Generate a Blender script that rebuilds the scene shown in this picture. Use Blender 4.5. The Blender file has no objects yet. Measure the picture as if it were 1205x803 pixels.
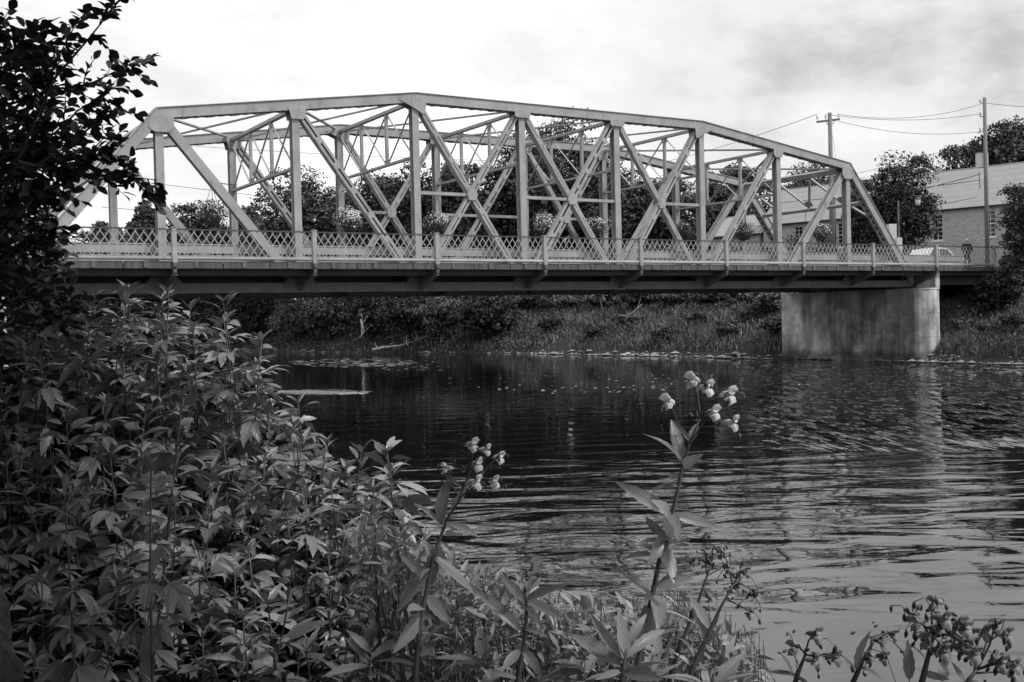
import bpy, math, random
import numpy as np
from mathutils import Vector, Matrix, Quaternion
R = math.radians
random.seed(7); rng = np.random.default_rng(7)
sc = bpy.context.scene
col = sc.collection

# ------------------------------------------------------------------ camera
F = 1273.56; PITCH, ROLL, YAW = .02043, -.0251, .5553
CAM = np.array([-5.131, -42.564, 3.1])
fw = np.array([math.sin(YAW)*math.cos(PITCH), math.cos(YAW)*math.cos(PITCH), -math.sin(PITCH)])
r_ = np.array([math.cos(YAW), -math.sin(YAW), 0.]); u_ = np.cross(r_, fw)
rt = math.cos(ROLL)*r_ + math.sin(ROLL)*u_; up = -math.sin(ROLL)*r_ + math.cos(ROLL)*u_
cd = bpy.data.cameras.new('camera'); cam = bpy.data.objects.new('camera', cd); col.objects.link(cam)
cam.matrix_world = Matrix(((rt[0], up[0], -fw[0], CAM[0]), (rt[1], up[1], -fw[1], CAM[1]), (rt[2], up[2], -fw[2], CAM[2]), (0, 0, 0, 1)))
cd.sensor_width = 36; cd.lens = F/1205*36; cd.clip_start = .05; cd.clip_end = 9000
sc.camera = cam
FH = np.array([math.sin(YAW), math.cos(YAW), 0]); RH = np.array([math.cos(YAW), -math.sin(YAW), 0])
def ray(px, py):
    d = fw*F + rt*(px-602.5) - up*(py-401.5); return d/np.linalg.norm(d)
def at(px, py, D): return CAM + ray(px, py)*D
def atZ(px, py, z): d = ray(px, py); return CAM + d*((z-CAM[2])/d[2])
def TS(t, s, z=0.): 
    p = CAM + t*RH + s*FH; return np.array([p[0], p[1], z])
def toTS(p): d = p-CAM; return d@RH, d@FH

# ------------------------------------------------------------------ light
SUN_EL, SUN_AZ = R(52), math.atan2(.62, -.78)      # direction the sun stands in: x=.62, y=-.78
w = bpy.data.worlds.new("World"); sc.world = w; w.use_nodes = True
N, L = w.node_tree.nodes, w.node_tree.links; N.clear()
def nd(t, **k):
    n = N.new(t)
    for a, b in k.items(): setattr(n, a, b)
    return n
out = nd('ShaderNodeOutputWorld'); bg = nd('ShaderNodeBackground'); bg.inputs['Strength'].default_value = .1
sky = nd('ShaderNodeTexSky', sky_type='NISHITA'); sky.sun_disc = False
sky.sun_elevation = SUN_EL; sky.sun_rotation = SUN_AZ; sky.dust_density = 3
bw = nd('ShaderNodeRGBToBW'); L.new(sky.outputs[0], bw.inputs[0])
tc = nd('ShaderNodeTexCoord'); mp = nd('ShaderNodeMapping'); mp.inputs['Scale'].default_value = (1, 1, 2.); mp.inputs['Location'].default_value = (2, 8, 5.72)
L.new(tc.outputs['Generated'], mp.inputs[0])
no = nd('ShaderNodeTexNoise'); no.inputs['Scale'].default_value = 2.2; no.inputs['Detail'].default_value = 7; no.inputs['Roughness'].default_value = .6; no.inputs['Distortion'].default_value = .15
L.new(mp.outputs[0], no.inputs['Vector'])
cr = nd('ShaderNodeValToRGB'); e = cr.color_ramp.elements
e[0].position = .34; e[0].color = (.31, .31, .31, 1); e[1].position = .75; e[1].color = (.92, .92, .92, 1)
m_ = cr.color_ramp.elements.new(.43); m_.color = (.48, .48, .48, 1); m_ = cr.color_ramp.elements.new(.57); m_.color = (.61, .61, .61, 1)
L.new(no.outputs['Fac'], cr.inputs[0])
ml = nd('ShaderNodeMath', operation='MULTIPLY'); ml.inputs[1].default_value = 9.6; L.new(cr.outputs[0], ml.inputs[0])
mx = nd('ShaderNodeMix', data_type='FLOAT'); mx.inputs[0].default_value = .93
L.new(bw.outputs[0], mx.inputs[2]); L.new(ml.outputs[0], mx.inputs[3])
L.new(mx.outputs[0], bg.inputs['Color']); L.new(bg.outputs[0], out.inputs[0])
sl = bpy.data.lights.new('sun', 'SUN'); sl.energy = 1.5; sl.angle = R(10); sl.color = (1, .99, .98)
so = bpy.data.objects.new('sun', sl); col.objects.link(so)
sd = Vector((math.cos(SUN_EL)*.62, -math.cos(SUN_EL)*.78, math.sin(SUN_EL)))
so.rotation_euler = sd.to_track_quat('Z', 'Y').to_euler(); so.location = (0, -60, 60)
sc.view_settings.view_transform = 'Standard'; sc.view_settings.look = 'None'; sc.view_settings.exposure = .95; sc.view_settings.gamma = 1
sc.cycles.max_bounces = 6; sc.cycles.diffuse_bounces = 3; sc.cycles.glossy_bounces = 3; sc.cycles.transparent_max_bounces = 8

# ------------------------------------------------------------------ materials
def mat(name, c, rough=.6, var=.0, scale=3., bump=0., bscale=30., metal=0., island=0., objr=0., spec=.5, stretch=(1, 1, 1), lo=None, coat=0.):
    m = bpy.data.materials.new(name); m.use_nodes = True; nt = m.node_tree; n, l = nt.nodes, nt.links
    b = n['Principled BSDF']; b.inputs['Roughness'].default_value = rough; b.inputs['Metallic'].default_value = metal
    b.inputs['Specular IOR Level'].default_value = spec; b.inputs['Base Color'].default_value = (c, c, c, 1)
    tcn = n.new('ShaderNodeTexCoord'); mpn = n.new('ShaderNodeMapping'); mpn.inputs['Scale'].default_value = stretch; l.new(tcn.outputs['Object'], mpn.inputs[0])
    val = None
    def mul(x):
        nonlocal val
        if val is None:
            mm = n.new('ShaderNodeMath'); mm.operation = 'MULTIPLY'; mm.inputs[1].default_value = c; l.new(x, mm.inputs[0]); val = mm.outputs[0]
        else:
            mm = n.new('ShaderNodeMath'); mm.operation = 'MULTIPLY'; l.new(x, mm.inputs[0]); l.new(val, mm.inputs[1]); val = mm.outputs[0]
    def rng_(x, a, b_, fmin=0., fmax=1.):
        mr = n.new('ShaderNodeMapRange'); mr.inputs['From Min'].default_value = fmin; mr.inputs['From Max'].default_value = fmax
        mr.inputs['To Min'].default_value = a; mr.inputs['To Max'].default_value = b_; l.new(x, mr.inputs['Value']); return mr.outputs[0]
    if var:
        t = n.new('ShaderNodeTexNoise'); t.inputs['Scale'].default_value = scale; t.inputs['Detail'].default_value = 6; t.inputs['Roughness'].default_value = .62
        l.new(mpn.outputs[0], t.inputs['Vector']); mul(rng_(t.outputs['Fac'], 1-var, 1+var, .3, .7))
    if island:
        g = n.new('ShaderNodeNewGeometry'); mul(rng_(g.outputs['Random Per Island'], 1-island, 1+island))
    if objr:
        g = n.new('ShaderNodeObjectInfo'); mul(rng_(g.outputs['Random'], 1-objr, 1+objr))
    if val is not None: l.new(val, b.inputs['Base Color'])
    if bump:
        t2 = n.new('ShaderNodeTexNoise'); t2.inputs['Scale'].default_value = bscale; t2.inputs['Detail'].default_value = 5; l.new(mpn.outputs[0], t2.inputs['Vector'])
        bp = n.new('ShaderNodeBump'); bp.inputs['Strength'].default_value = bump; bp.inputs['Distance'].default_value = .05; l.new(t2.outputs['Fac'], bp.inputs['Height']); l.new(bp.outputs[0], b.inputs['Normal'])
    return m
M = {}
M['steel'] = mat('painted_steel', .31, .5, .2, 1.1, .12, 14)
def grime(m, dark, scl, stretch, lo, hi):
    n, l = m.node_tree.nodes, m.node_tree.links; b = n['Principled BSDF']; src = b.inputs['Base Color'].links[0].from_socket
    tcn = n.new('ShaderNodeTexCoord'); mp_ = n.new('ShaderNodeMapping'); mp_.inputs['Scale'].default_value = stretch; l.new(tcn.outputs['Object'], mp_.inputs[0])
    t = n.new('ShaderNodeTexNoise'); t.inputs['Scale'].default_value = scl; t.inputs['Detail'].default_value = 5; t.inputs['Roughness'].default_value = .65; l.new(mp_.outputs[0], t.inputs['Vector'])
    mr = n.new('ShaderNodeMapRange'); mr.inputs['From Min'].default_value = lo; mr.inputs['From Max'].default_value = hi; mr.inputs['To Min'].default_value = dark; mr.inputs['To Max'].default_value = 1.05; l.new(t.outputs['Fac'], mr.inputs[0])
    q = n.new('ShaderNodeMath'); q.operation = 'MULTIPLY'; l.new(mr.outputs[0], q.inputs[0]); l.new(src, q.inputs[1]); l.new(q.outputs[0], b.inputs['Base Color'])
grime(M['steel'], .68, 3.2, (1, 1, .28), .30, .44)
M['steel_dk'] = mat('shaded_steel', .10, .6, .3, 2., .15, 12)  # darker copy of the painted steel: under-deck shade put into the colour
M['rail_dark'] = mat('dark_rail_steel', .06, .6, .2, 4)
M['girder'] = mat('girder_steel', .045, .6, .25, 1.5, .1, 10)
M['deck'] = mat('deck_concrete', .16, .85, .25, 2, .3, 20)
M['asphalt'] = mat('asphalt', .055, .9, .2, 3, .3, 60)
M['soil'] = mat('bank_soil', .018, .95, .35, 2.5, .6, 8)
M['rock'] = mat('river_rock', .22, .85, .3, 3, .4, 9, island=.45)
M['wood'] = mat('pole_wood', .17, .85, .3, 6, .4, 30, stretch=(1, 1, .1))
M['bark'] = mat('bark', .07, .95, .45, 14, 1., 28, stretch=(1, 1, .55))
M['trunk'] = mat('trunk_bark', .06, .9, .3, 6, .5, 12)
M['deadwood'] = mat('bleached_driftwood', .3, .85, .25, 8, .3, 20)
M['wire'] = mat('wire', .04, .6)
M['iron'] = mat('cast_iron', .05, .5, .2, 5)
M['box'] = mat('painted_box', .62, .5, .08, 4)
M['white'] = mat('white_paint', .72, .45, .05, 5)
M['pane'] = mat('window_pane', .02, .08, spec=.6)
M['roof'] = mat('metal_roof', .29, .5, .1, .6, .06, 20, objr=.03)
M['coat'] = mat('dark_coat', .015, .9); M['skin'] = mat('skin', .4, .6); M['hair'] = mat('grey_hair', .45, .8); M['trousers'] = mat('trousers', .05, .9)
M['carpaint'] = mat('white_car_paint', .75, .25, coat=1); M['tyre'] = mat('tyre', .02, .8); M['chrome'] = mat('chrome', .6, .2, metal=1)
M['lantern'] = mat('lantern_glass', .55, .25)
M['basket'] = mat('basket_liner', .07, .95, .3, 20)
M['basket_leaf'] = mat('basket_foliage', .06, .6, island=.6)
M['blossom'] = mat('pale_blossom', .7, .7, island=.2)
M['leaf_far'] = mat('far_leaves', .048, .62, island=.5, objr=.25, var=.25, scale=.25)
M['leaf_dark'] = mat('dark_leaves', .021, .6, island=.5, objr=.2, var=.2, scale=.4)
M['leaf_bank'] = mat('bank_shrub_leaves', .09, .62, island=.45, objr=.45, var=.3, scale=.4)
M['grass_far'] = mat('bank_grass', .14, .75, island=.5, var=.4, scale=.35)
M['grass_near'] = mat('near_grass', .21, .6, island=.5)
M['lily'] = mat('lily_pad', .42, .3, island=.4)
M['foam'] = mat('foam', .85, .8, .15, 3, .3, 20)
M['stem'] = mat('weed_stem', .06, .5, .2, 30)
M['twig'] = mat('twig_bark', .014, .8, .2, 20)

def leaf_material(name, c, rough, objr, trans=.25, veins=True, island=0.):
    m = mat(name, c, rough, objr=objr, island=island, spec=.5); n, l = m.node_tree.nodes, m.node_tree.links; b = n['Principled BSDF']
    src = b.inputs['Base Color'].links[0].from_socket if b.inputs['Base Color'].links else None
    if veins:
        uv = n.new('ShaderNodeUVMap'); sx = n.new('ShaderNodeSeparateXYZ'); l.new(uv.outputs[0], sx.inputs[0])
        def M2(op, a, b_=None, v=None):
            q = n.new('ShaderNodeMath'); q.operation = op; l.new(a, q.inputs[0])
            if b_ is not None: l.new(b_, q.inputs[1])
            if v is not None: q.inputs[1].default_value = v
            return q.outputs[0]
        a = M2('ABSOLUTE', M2('SUBTRACT', sx.outputs[0], v=.5))          # 0 at the midrib, .5 at the edge
        ph = M2('SUBTRACT', M2('MULTIPLY', sx.outputs[1], v=9.), M2('MULTIPLY', a, v=5.))
        fr = M2('ABSOLUTE', M2('SUBTRACT', M2('FRACT', ph), v=.5))       # ridge at .5
        v1 = n.new('ShaderNodeMapRange'); v1.inputs['From Min'].default_value = .36; v1.inputs['From Max'].default_value = .5; l.new(fr, v1.inputs[0])
        v2 = n.new('ShaderNodeMapRange'); v2.inputs['From Min'].default_value = .05; v2.inputs['From Max'].default_value = .0; l.new(a, v2.inputs[0])
        vv = M2('MAXIMUM', M2('MULTIPLY', v1.outputs[0], v=.45), v2.outputs[0])
        k = n.new('ShaderNodeMath'); k.operation = 'MULTIPLY_ADD'; k.inputs[1].default_value = .55; k.inputs[2].default_value = .9; l.new(vv, k.inputs[0])
        mm = n.new('ShaderNodeMath'); mm.operation = 'MULTIPLY'; l.new(k.outputs[0], mm.inputs[0]); l.new(src, mm.inputs[1]); l.new(mm.outputs[0], b.inputs['Base Color']); src = mm.outputs[0]
        bp = n.new('ShaderNodeBump'); bp.inputs['Strength'].default_value = .5; bp.inputs['Distance'].default_value = .002; bp.invert = True; l.new(vv, bp.inputs['Height']); l.new(bp.outputs[0], b.inputs['Normal'])
    tr = n.new('ShaderNodeBsdfTranslucent'); mxs = n.new('ShaderNodeMixShader'); mxs.inputs[0].default_value = trans
    if src is not None: l.new(src, tr.inputs[0])
    l.new(b.outputs[0], mxs.inputs[1]); l.new(tr.outputs[0], mxs.inputs[2]); l.new(mxs.outputs[0], n['Material Output'].inputs[0])
    return m
M['leaf_weed'] = leaf_material('weed_leaf', .24, .33, .45, .12)
M['leaf_balsam'] = leaf_material('balsam_leaf', .27, .38, .3, .25)
M['leaf_tree'] = leaf_material('tree_leaf', .024, .5, .4, .18)
M['leaf_tree_mass'] = leaf_material('tree_leaf_mass', .024, .5, 0, .18, island=.4)
M['petal'] = leaf_material('petal', .75, .6, .15, .35, veins=False)

def concrete_pier_mat():
    m = mat('stained_concrete', .37, .85, .6, .45, .35, 7, stretch=(1, 1, .8)); n, l = m.node_tree.nodes, m.node_tree.links; b = n['Principled BSDF']
    src = b.inputs['Base Color'].links[0].from_socket
    tcn = n.new('ShaderNodeTexCoord'); mp_ = n.new('ShaderNodeMapping'); mp_.inputs['Scale'].default_value = (1.3, 1.3, .13); l.new(tcn.outputs['Object'], mp_.inputs[0])
    t = n.new('ShaderNodeTexNoise'); t.inputs['Scale'].default_value = 1.2; t.inputs['Detail'].default_value = 4; l.new(mp_.outputs[0], t.inputs['Vector'])
    mr = n.new('ShaderNodeMapRange'); mr.inputs['From Min'].default_value = .38; mr.inputs['From Max'].default_value = .56; mr.inputs['To Min'].default_value = .5; mr.inputs['To Max'].default_value = 1.08; l.new(t.outputs['Fac'], mr.inputs[0])
    q = n.new('ShaderNodeMath'); q.operation = 'MULTIPLY'; l.new(mr.outputs[0], q.inputs[0]); l.new(src, q.inputs[1])
    sz = n.new('ShaderNodeSeparateXYZ'); l.new(tcn.outputs['Object'], sz.inputs[0]); tz = n.new('ShaderNodeTexNoise'); tz.inputs['Scale'].default_value = 1.3; l.new(tcn.outputs['Object'], tz.inputs['Vector'])
    ma = n.new('ShaderNodeMath'); ma.operation = 'MULTIPLY_ADD'; ma.inputs[1].default_value = .5; l.new(tz.outputs['Fac'], ma.inputs[0]); l.new(sz.outputs[2], ma.inputs[2])
    m3 = n.new('ShaderNodeMapRange'); m3.inputs['From Min'].default_value = .65; m3.inputs['From Max'].default_value = .95; m3.inputs['To Min'].default_value = .5; m3.inputs['To Max'].default_value = 1; l.new(ma.outputs[0], m3.inputs[0])
    q2 = n.new('ShaderNodeMath'); q2.operation = 'MULTIPLY'; l.new(m3.outputs[0], q2.inputs[0]); l.new(q.outputs[0], q2.inputs[1])
    n4 = n.new('ShaderNodeTexNoise'); n4.inputs['Scale'].default_value = .55; n4.inputs['Detail'].default_value = 8; n4.inputs['Roughness'].default_value = .7; l.new(tcn.outputs['Object'], n4.inputs['Vector'])
    m4 = n.new('ShaderNodeMapRange'); m4.inputs['From Min'].default_value = .42; m4.inputs['From Max'].default_value = .6; m4.inputs['To Min'].default_value = .7; m4.inputs['To Max'].default_value = 1.45; l.new(n4.outputs['Fac'], m4.inputs[0])
    q3 = n.new('ShaderNodeMath'); q3.operation = 'MULTIPLY'; l.new(m4.outputs[0], q3.inputs[0]); l.new(q2.outputs[0], q3.inputs[1]); l.new(q3.outputs[0], b.inputs['Base Color'])
    return m
M['pier'] = concrete_pier_mat()
def fascia_mat():
    m = mat('streaked_fascia', .085, .85, .45, 4., .2, 10, stretch=(1.6, 1.6, .03)); return m
M['fascia'] = fascia_mat()
def stone_mat():
    m = bpy.data.materials.new('limestone_wall'); m.use_nodes = True; n, l = m.node_tree.nodes, m.node_tree.links; b = n['Principled BSDF']; b.inputs['Roughness'].default_value = .9
    uv = n.new('ShaderNodeUVMap'); br = n.new('ShaderNodeTexBrick'); br.inputs['Scale'].default_value = 1; br.inputs['Brick Width'].default_value = .4; br.inputs['Row Height'].default_value = .2
    br.inputs['Mortar Size'].default_value = .03; br.inputs['Color1'].default_value = (.5,)*3+(1,); br.inputs['Color2'].default_value = (.34,)*3+(1,); br.inputs['Mortar'].default_value = (.46,)*3+(1,)
    no_ = n.new('ShaderNodeTexNoise'); no_.inputs['Scale'].default_value = 1.4; no_.inputs['Detail'].default_value = 4; l.new(uv.outputs[0], no_.inputs['Vector'])
    ad = n.new('ShaderNodeMixRGB'); ad.blend_type = 'LINEAR_LIGHT'; ad.inputs[0].default_value = .12; l.new(uv.outputs[0], ad.inputs[1]); l.new(no_.outputs['Color'], ad.inputs[2]); l.new(ad.outputs[0], br.inputs['Vector'])
    l.new(br.outputs['Color'], b.inputs['Base Color'])
    bp = n.new('ShaderNodeBump'); bp.inputs['Distance'].default_value = .03; l.new(br.outputs['Fac'], bp.inputs['Height']); bp.invert = True; l.new(bp.outputs[0], b.inputs['Normal'])
    return m
M['stone'] = stone_mat()
def water_mat():
    m = bpy.data.materials.new('river_water'); m.use_nodes = True; n, l = m.node_tree.nodes, m.node_tree.links; b = n['Principled BSDF']
    b.inputs['Base Color'].default_value = (.003, .003, .003, 1); b.inputs['Roughness'].default_value = .01; b.inputs['IOR'].default_value = 1.75
    tcn = n.new('ShaderNodeTexCoord')
    def mapping(loc, rot, scl, src=None):
        q = n.new('ShaderNodeMapping'); q.inputs['Location'].default_value = loc; q.inputs['Rotation'].default_value = rot; q.inputs['Scale'].default_value = scl
        l.new(src or tcn.outputs['Object'], q.inputs[0]); return q.outputs[0]
    # object space of the water sheet: x to the right of the view, y away from the near bank
    def noise(vec, s, d=2, ro=.5, dist=0):
        q = n.new('ShaderNodeTexNoise'); q.inputs['Scale'].default_value = s; q.inputs['Detail'].default_value = d; q.inputs['Roughness'].default_value = ro; q.inputs['Distortion'].default_value = dist; l.new(vec, q.inputs['Vector']); return q.outputs['Fac']
    def mth(op, a, b_=None, v=None, v2=None):
        q = n.new('ShaderNodeMath'); q.operation = op; l.new(a, q.inputs[0])
        if b_ is not None: l.new(b_, q.inputs[1])
        if v is not None: q.inputs[1].default_value = v
        if v2 is not None: q.inputs[2].default_value = v2
        return q.outputs[0]
    def mr(x, a, b_, c=0., d=1.):
        q = n.new('ShaderNodeMapRange'); q.interpolation_type = 'SMOOTHSTEP'; q.inputs['From Min'].default_value = a; q.inputs['From Max'].default_value = b_; q.inputs['To Min'].default_value = c; q.inputs['To Max'].default_value = d; l.new(x, q.inputs[0]); return q.outputs[0]
    sx = n.new('ShaderNodeSeparateXYZ'); l.new(tcn.outputs['Object'], sx.inputs[0]); X, Y = sx.outputs[0], sx.outputs[1]
    # long low swell, crests running across the view and bending towards the right bank
    wv = n.new('ShaderNodeTexWave'); wv.wave_type = 'BANDS'; wv.bands_direction = 'Y'; wv.inputs['Scale'].default_value = .26; wv.inputs['Distortion'].default_value = 7; wv.inputs['Detail'].default_value = 2; wv.inputs['Detail Scale'].default_value = .45; wv.inputs['Detail Roughness'].default_value = .45
    l.new(mapping((0, 0, 0), (0, 0, R(-22)), (.38, 1, 1)), wv.inputs['Vector'])
    n1 = noise(mapping((3, 1, 0), (0, 0, R(-22)), (.5, 1.1, 1)), .95, 2, .45, .7)
    n2 = noise(mapping((0, 5, 0), (0, 0, R(-6)), (.45, 1.5, 1)), 3.2, 2, .5)
    n3 = noise(mapping((0, 0, 0), (0, 0, 0), (2.3, .42, 1)), 1.1, 2, .55)
    near = mth('MULTIPLY', mr(Y, 6, 14, .3, 1.), mr(Y, 19, 30, 1., .22))                            # calmer close to the bank
    far = mr(Y, 22, 34, 0., 1.)
    patch = noise(mapping((7, 3, 0), (0, 0, 0), (.03, .07, 1)), 1., 2, .5)
    # wind riffles: a broad band on the right-hand half of the river
    n3 = mr(n3, .47, .64)
    band = mth('MULTIPLY', mth('MULTIPLY', mr(Y, 23, 29), mr(Y, 66, 56)), mr(mth('SUBTRACT', X, mth('MULTIPLY', Y, v=.2)), 0, 4))
    rif = mth('MULTIPLY', band, mr(patch, .3, .5, .6, 1.))
    h = mth('ADD', mth('MULTIPLY', mth('MULTIPLY', wv.outputs['Fac'], near), v=.007), mth('MULTIPLY', mth('MULTIPLY', n1, near), v=.058))
    h = mth('ADD', h, mth('MULTIPLY', mth('MULTIPLY', n2, mth('MULTIPLY', mr(Y, 8, 20, .1, 1.), mr(Y, 20, 34, 1., .12))), v=.007))
    h = mth('ADD', h, mth('MULTIPLY', mth('MULTIPLY', n3, mth('MULTIPLY_ADD', rif, v=.5, v2=.0006)), v=1.))
    bp = n.new('ShaderNodeBump'); bp.inputs['Strength'].default_value = 1; bp.inputs['Distance'].default_value = 1; l.new(h, bp.inputs['Height']); l.new(bp.outputs[0], b.inputs['Normal'])
    return m
M['water'] = water_mat()

# ------------------------------------------------------------------ object helpers
def tag(o, label=None, cat=None, group=None, kind=None):
    if label: o['label'] = label
    if cat: o['category'] = cat
    if group: o['group'] = group
    if kind: o['kind'] = kind
    return o
def thing(name, label, cat, loc=(0, 0, 0), group=None):
    o = bpy.data.objects.new(name, None); o.empty_display_size = .3; o.location = [float(v) for v in loc]; col.objects.link(o); return tag(o, label, cat, group)
def base_of(parent):
    p = np.zeros(3); q = parent
    while q is not None: p += np.array(q.location[:]); q = q.parent
    return p
def link(name, me, parent=None, loc=None, kind=None, label=None):
    o = bpy.data.objects.new(name, me); col.objects.link(o)
    if parent: o.parent = parent
    if loc is not None: o.location = [float(v) for v in loc]
    if kind: o['kind'] = kind
    if label: o['label'] = label
    return o
def unit(v): v = np.asarray(v, float); return v/(np.linalg.norm(v)+1e-12)
class MB:
    def __init__(s): s.v = []; s.f = []; s.sm = []
    def add(s, V, Fc, smooth=False):
        k = len(s.v); s.v += [tuple(map(float, p)) for p in V]; s.f += [tuple(i+k for i in f) for f in Fc]; s.sm += [smooth]*len(Fc)
    def box(s, a, b):
        x0, y0, z0 = a; x1, y1, z1 = b
        s.add([(x0, y0, z0), (x1, y0, z0), (x1, y1, z0), (x0, y1, z0), (x0, y0, z1), (x1, y0, z1), (x1, y1, z1), (x0, y1, z1)],
              [(0, 3, 2, 1), (4, 5, 6, 7), (0, 1, 5, 4), (1, 2, 6, 5), (2, 3, 7, 6), (3, 0, 4, 7)])
    def beam(s, p, q, w, d, side):
        p, q = np.asarray(p, float), np.asarray(q, float); a = unit(q-p); sd_ = np.asarray(side, float); sd_ = unit(sd_-a*(sd_@a)); e_ = np.cross(a, sd_)
        V = []
        for c in (p, q):
            for i, j in ((-1, -1), (1, -1), (1, 1), (-1, 1)): V.append(c+sd_*i*w/2+e_*j*d/2)
        s.add(V, [(0, 3, 2, 1), (4, 5, 6, 7), (0, 1, 5, 4), (1, 2, 6, 5), (2, 3, 7, 6), (3, 0, 4, 7)])
    def prism(s, poly, ax, lo, hi):
        """poly: 2-D points, extruded along axis ax ('x','y','z') between lo and hi"""
        def P(a, b, c): return {'y': (a, c, b), 'x': (c, a, b), 'z': (a, b, c)}[ax]
        n = len(poly); V = [P(a, b, lo) for a, b in poly]+[P(a, b, hi) for a, b in poly]
        s.add(V, [tuple(range(n))[::-1], tuple(range(n, 2*n))]+[(i, (i+1) % n, n+(i+1) % n, n+i) for i in range(n)])
    def tube(s, pts, rad, n=8, cap=True):
        pts = [np.asarray(p, float) for p in pts]; m = len(pts); rad = [rad]*m if np.isscalar(rad) else rad; V = []; ref = None
        for i in range(m):
            a = unit(pts[min(i+1, m-1)]-pts[max(i-1, 0)])
            if ref is None: ref = np.array([0, 0, 1.]) if abs(a[2]) < .9 else np.array([1., 0, 0])
            e1 = unit(np.cross(a, ref)); e2 = np.cross(a, e1); ref = -np.cross(a, e1) if False else ref
            for k in range(n): t = 2*math.pi*k/n; V.append(pts[i]+rad[i]*(math.cos(t)*e1+math.sin(t)*e2))
        Fc = [(i*n+k, i*n+(k+1) % n, (i+1)*n+(k+1) % n, (i+1)*n+k) for i in range(m-1) for k in range(n)]
        if cap: Fc += [tuple(range(n))[::-1], tuple((m-1)*n+k for k in range(n))]
        s.add(V, Fc, n > 5)
    def lathe(s, c, prof, n=12):
        s.tube([(c[0], c[1], c[2]+z) for r, z in prof], [r for r, z in prof], n)
    def mesh(s, name, mt, off=(0, 0, 0)):
        me = bpy.data.meshes.new(name); o = np.asarray(off, float)
        me.from_pydata([(a-o[0], b-o[1], c-o[2]) for a, b, c in s.v], [], s.f); me.polygons.foreach_set('use_smooth', s.sm); me.materials.append(mt); me.update(); return me
    def build(s, name, mt, parent=None, kind=None, label=None, loc=None):
        if parent is not None: return link(name, s.mesh(name, mt, base_of(parent)), parent, None, kind, label)
        loc = np.zeros(3) if loc is None else np.asarray(loc, float)
        return link(name, s.mesh(name, mt, loc), None, loc, kind, label)
def quads(name, V, mt, parent=None, kind=None, per=4, off=None):
    """V (n,per,3): a mesh of n separate little faces"""
    n = len(V); me = bpy.data.meshes.new(name); off = (base_of(parent) if parent else np.zeros(3)) if off is None else np.asarray(off)
    me.vertices.add(n*per); me.vertices.foreach_set('co', (V.reshape(-1, 3)-off).astype(np.float32).ravel())
    me.loops.add(n*per); me.loops.foreach_set('vertex_index', np.arange(n*per, dtype=np.int32))
    me.polygons.add(n); me.polygons.foreach_set('loop_start', np.arange(0, n*per, per, dtype=np.int32)); me.polygons.foreach_set('loop_total', np.full(n, per, dtype=np.int32))
    me.materials.append(mt); me.update(); me.validate()
    return link(name, me, parent, None, kind) if parent else link(name, me, None, off, kind)
def vnorm(a): return a/(np.linalg.norm(a, axis=1, keepdims=True)+1e-9)
def leafquads(P, Nn, size, asp=.6):
    """rhombic leaves at P, facing Nn"""
    n = len(P); ran = rng.normal(size=(n, 3)); a = vnorm(np.cross(Nn, ran)); b = np.cross(Nn, a); s = (size*np.ones(n)*rng.uniform(.65, 1.3, n))[:, None]
    bend = Nn*s*.18
    return np.stack([P-a*s*.5-bend*.6, P-b*s*.5*asp+a*s*.06, P+a*s*.5-bend*.8, P+b*s*.5*asp+a*s*.06], 1)
def crown_pts(c, rx, ry, rz, nclump, per, csize=.34, flat=.8, seed=None, low=-.75):
    """leaf positions gathered into clumps spread through an uneven crown"""
    P = []; Nn = []
    lob = [(vnorm(rng.normal(size=(1, 3)))[0], rng.uniform(.06, .3)) for _ in range(6)]
    k = 0
    while k < nclump:
        d = vnorm(rng.normal(size=(1, 3)))[0]
        if d[2] < low: continue
        rr = rng.uniform(.3, 1.)**.55; f = .8+sum(a*max(0, d@q)**3 for q, a in lob)
        cc = np.array(c)+np.array([rx, ry, rz])*d*rr*f*.86; cr_ = csize*min(rx, rz)*rng.uniform(.5, 1.2)
        m = int(per*rng.uniform(.6, 1.3)); q = vnorm(rng.normal(size=(m, 3))); q[:, 2] = np.where(q[:, 2] < -.35, -q[:, 2], q[:, 2])
        rad = rng.uniform(.45, 1.12, (m, 1))
        P.append(cc+q*rad*cr_*np.array([1.15, 1.15, flat])); Nn.append(vnorm(q*.8+rng.normal(size=(m, 3))*.55+np.array([0, 0, .35]))); k += 1
    return np.concatenate(P), np.concatenate(Nn)

# ------------------------------------------------------------------ terrain and water
near_shore = [(150, -60), (60, -22), (12, -3), (4, 1.9), (2.2, 2.7), (.6, 3.4), (-1.2, 6.2), (-6, 14), (-17, 36), (-29, 60), (-44, 100), (-80, 122), (-200, 150)]
far_shore = [(-200, 178), (-80, 158), (-50, 146), (-31.7, 131), (-18, 114), (-8.4, 105), (-.2, 97.4), (6.7, 87.7), (12.4, 79.7), (16.8, 71.8), (17.4, 72.2), (20.6, 68.), (23.4, 63.4), (25.2, 60.6), (27.3, 57.2), (45, 45), (90, 20), (190, -40)]
poly = np.array(near_shore+far_shore, float)
def seg_dist(P, A, B):
    d = B-A; t = np.clip(((P-A)@d)/(d@d), 0, 1); return np.linalg.norm(P-(A+t[:, None]*d), axis=1)
def shore(P):
    """signed distance: positive on land"""
    n = len(poly); dist = np.full(len(P), 1e9); ins = np.zeros(len(P), bool)
    for i in range(n):
        A, B = poly[i], poly[(i+1) % n]
        dist = np.minimum(dist, seg_dist(P, A, B))
        c = ((A[1] > P[:, 1]) != (B[1] > P[:, 1]))
        xx = (B[0]-A[0])*(P[:, 1]-A[1])/(B[1]-A[1]+1e-12)+A[0]; ins ^= c & (P[:, 0] < xx)
    return np.where(ins, -dist, dist)
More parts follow.
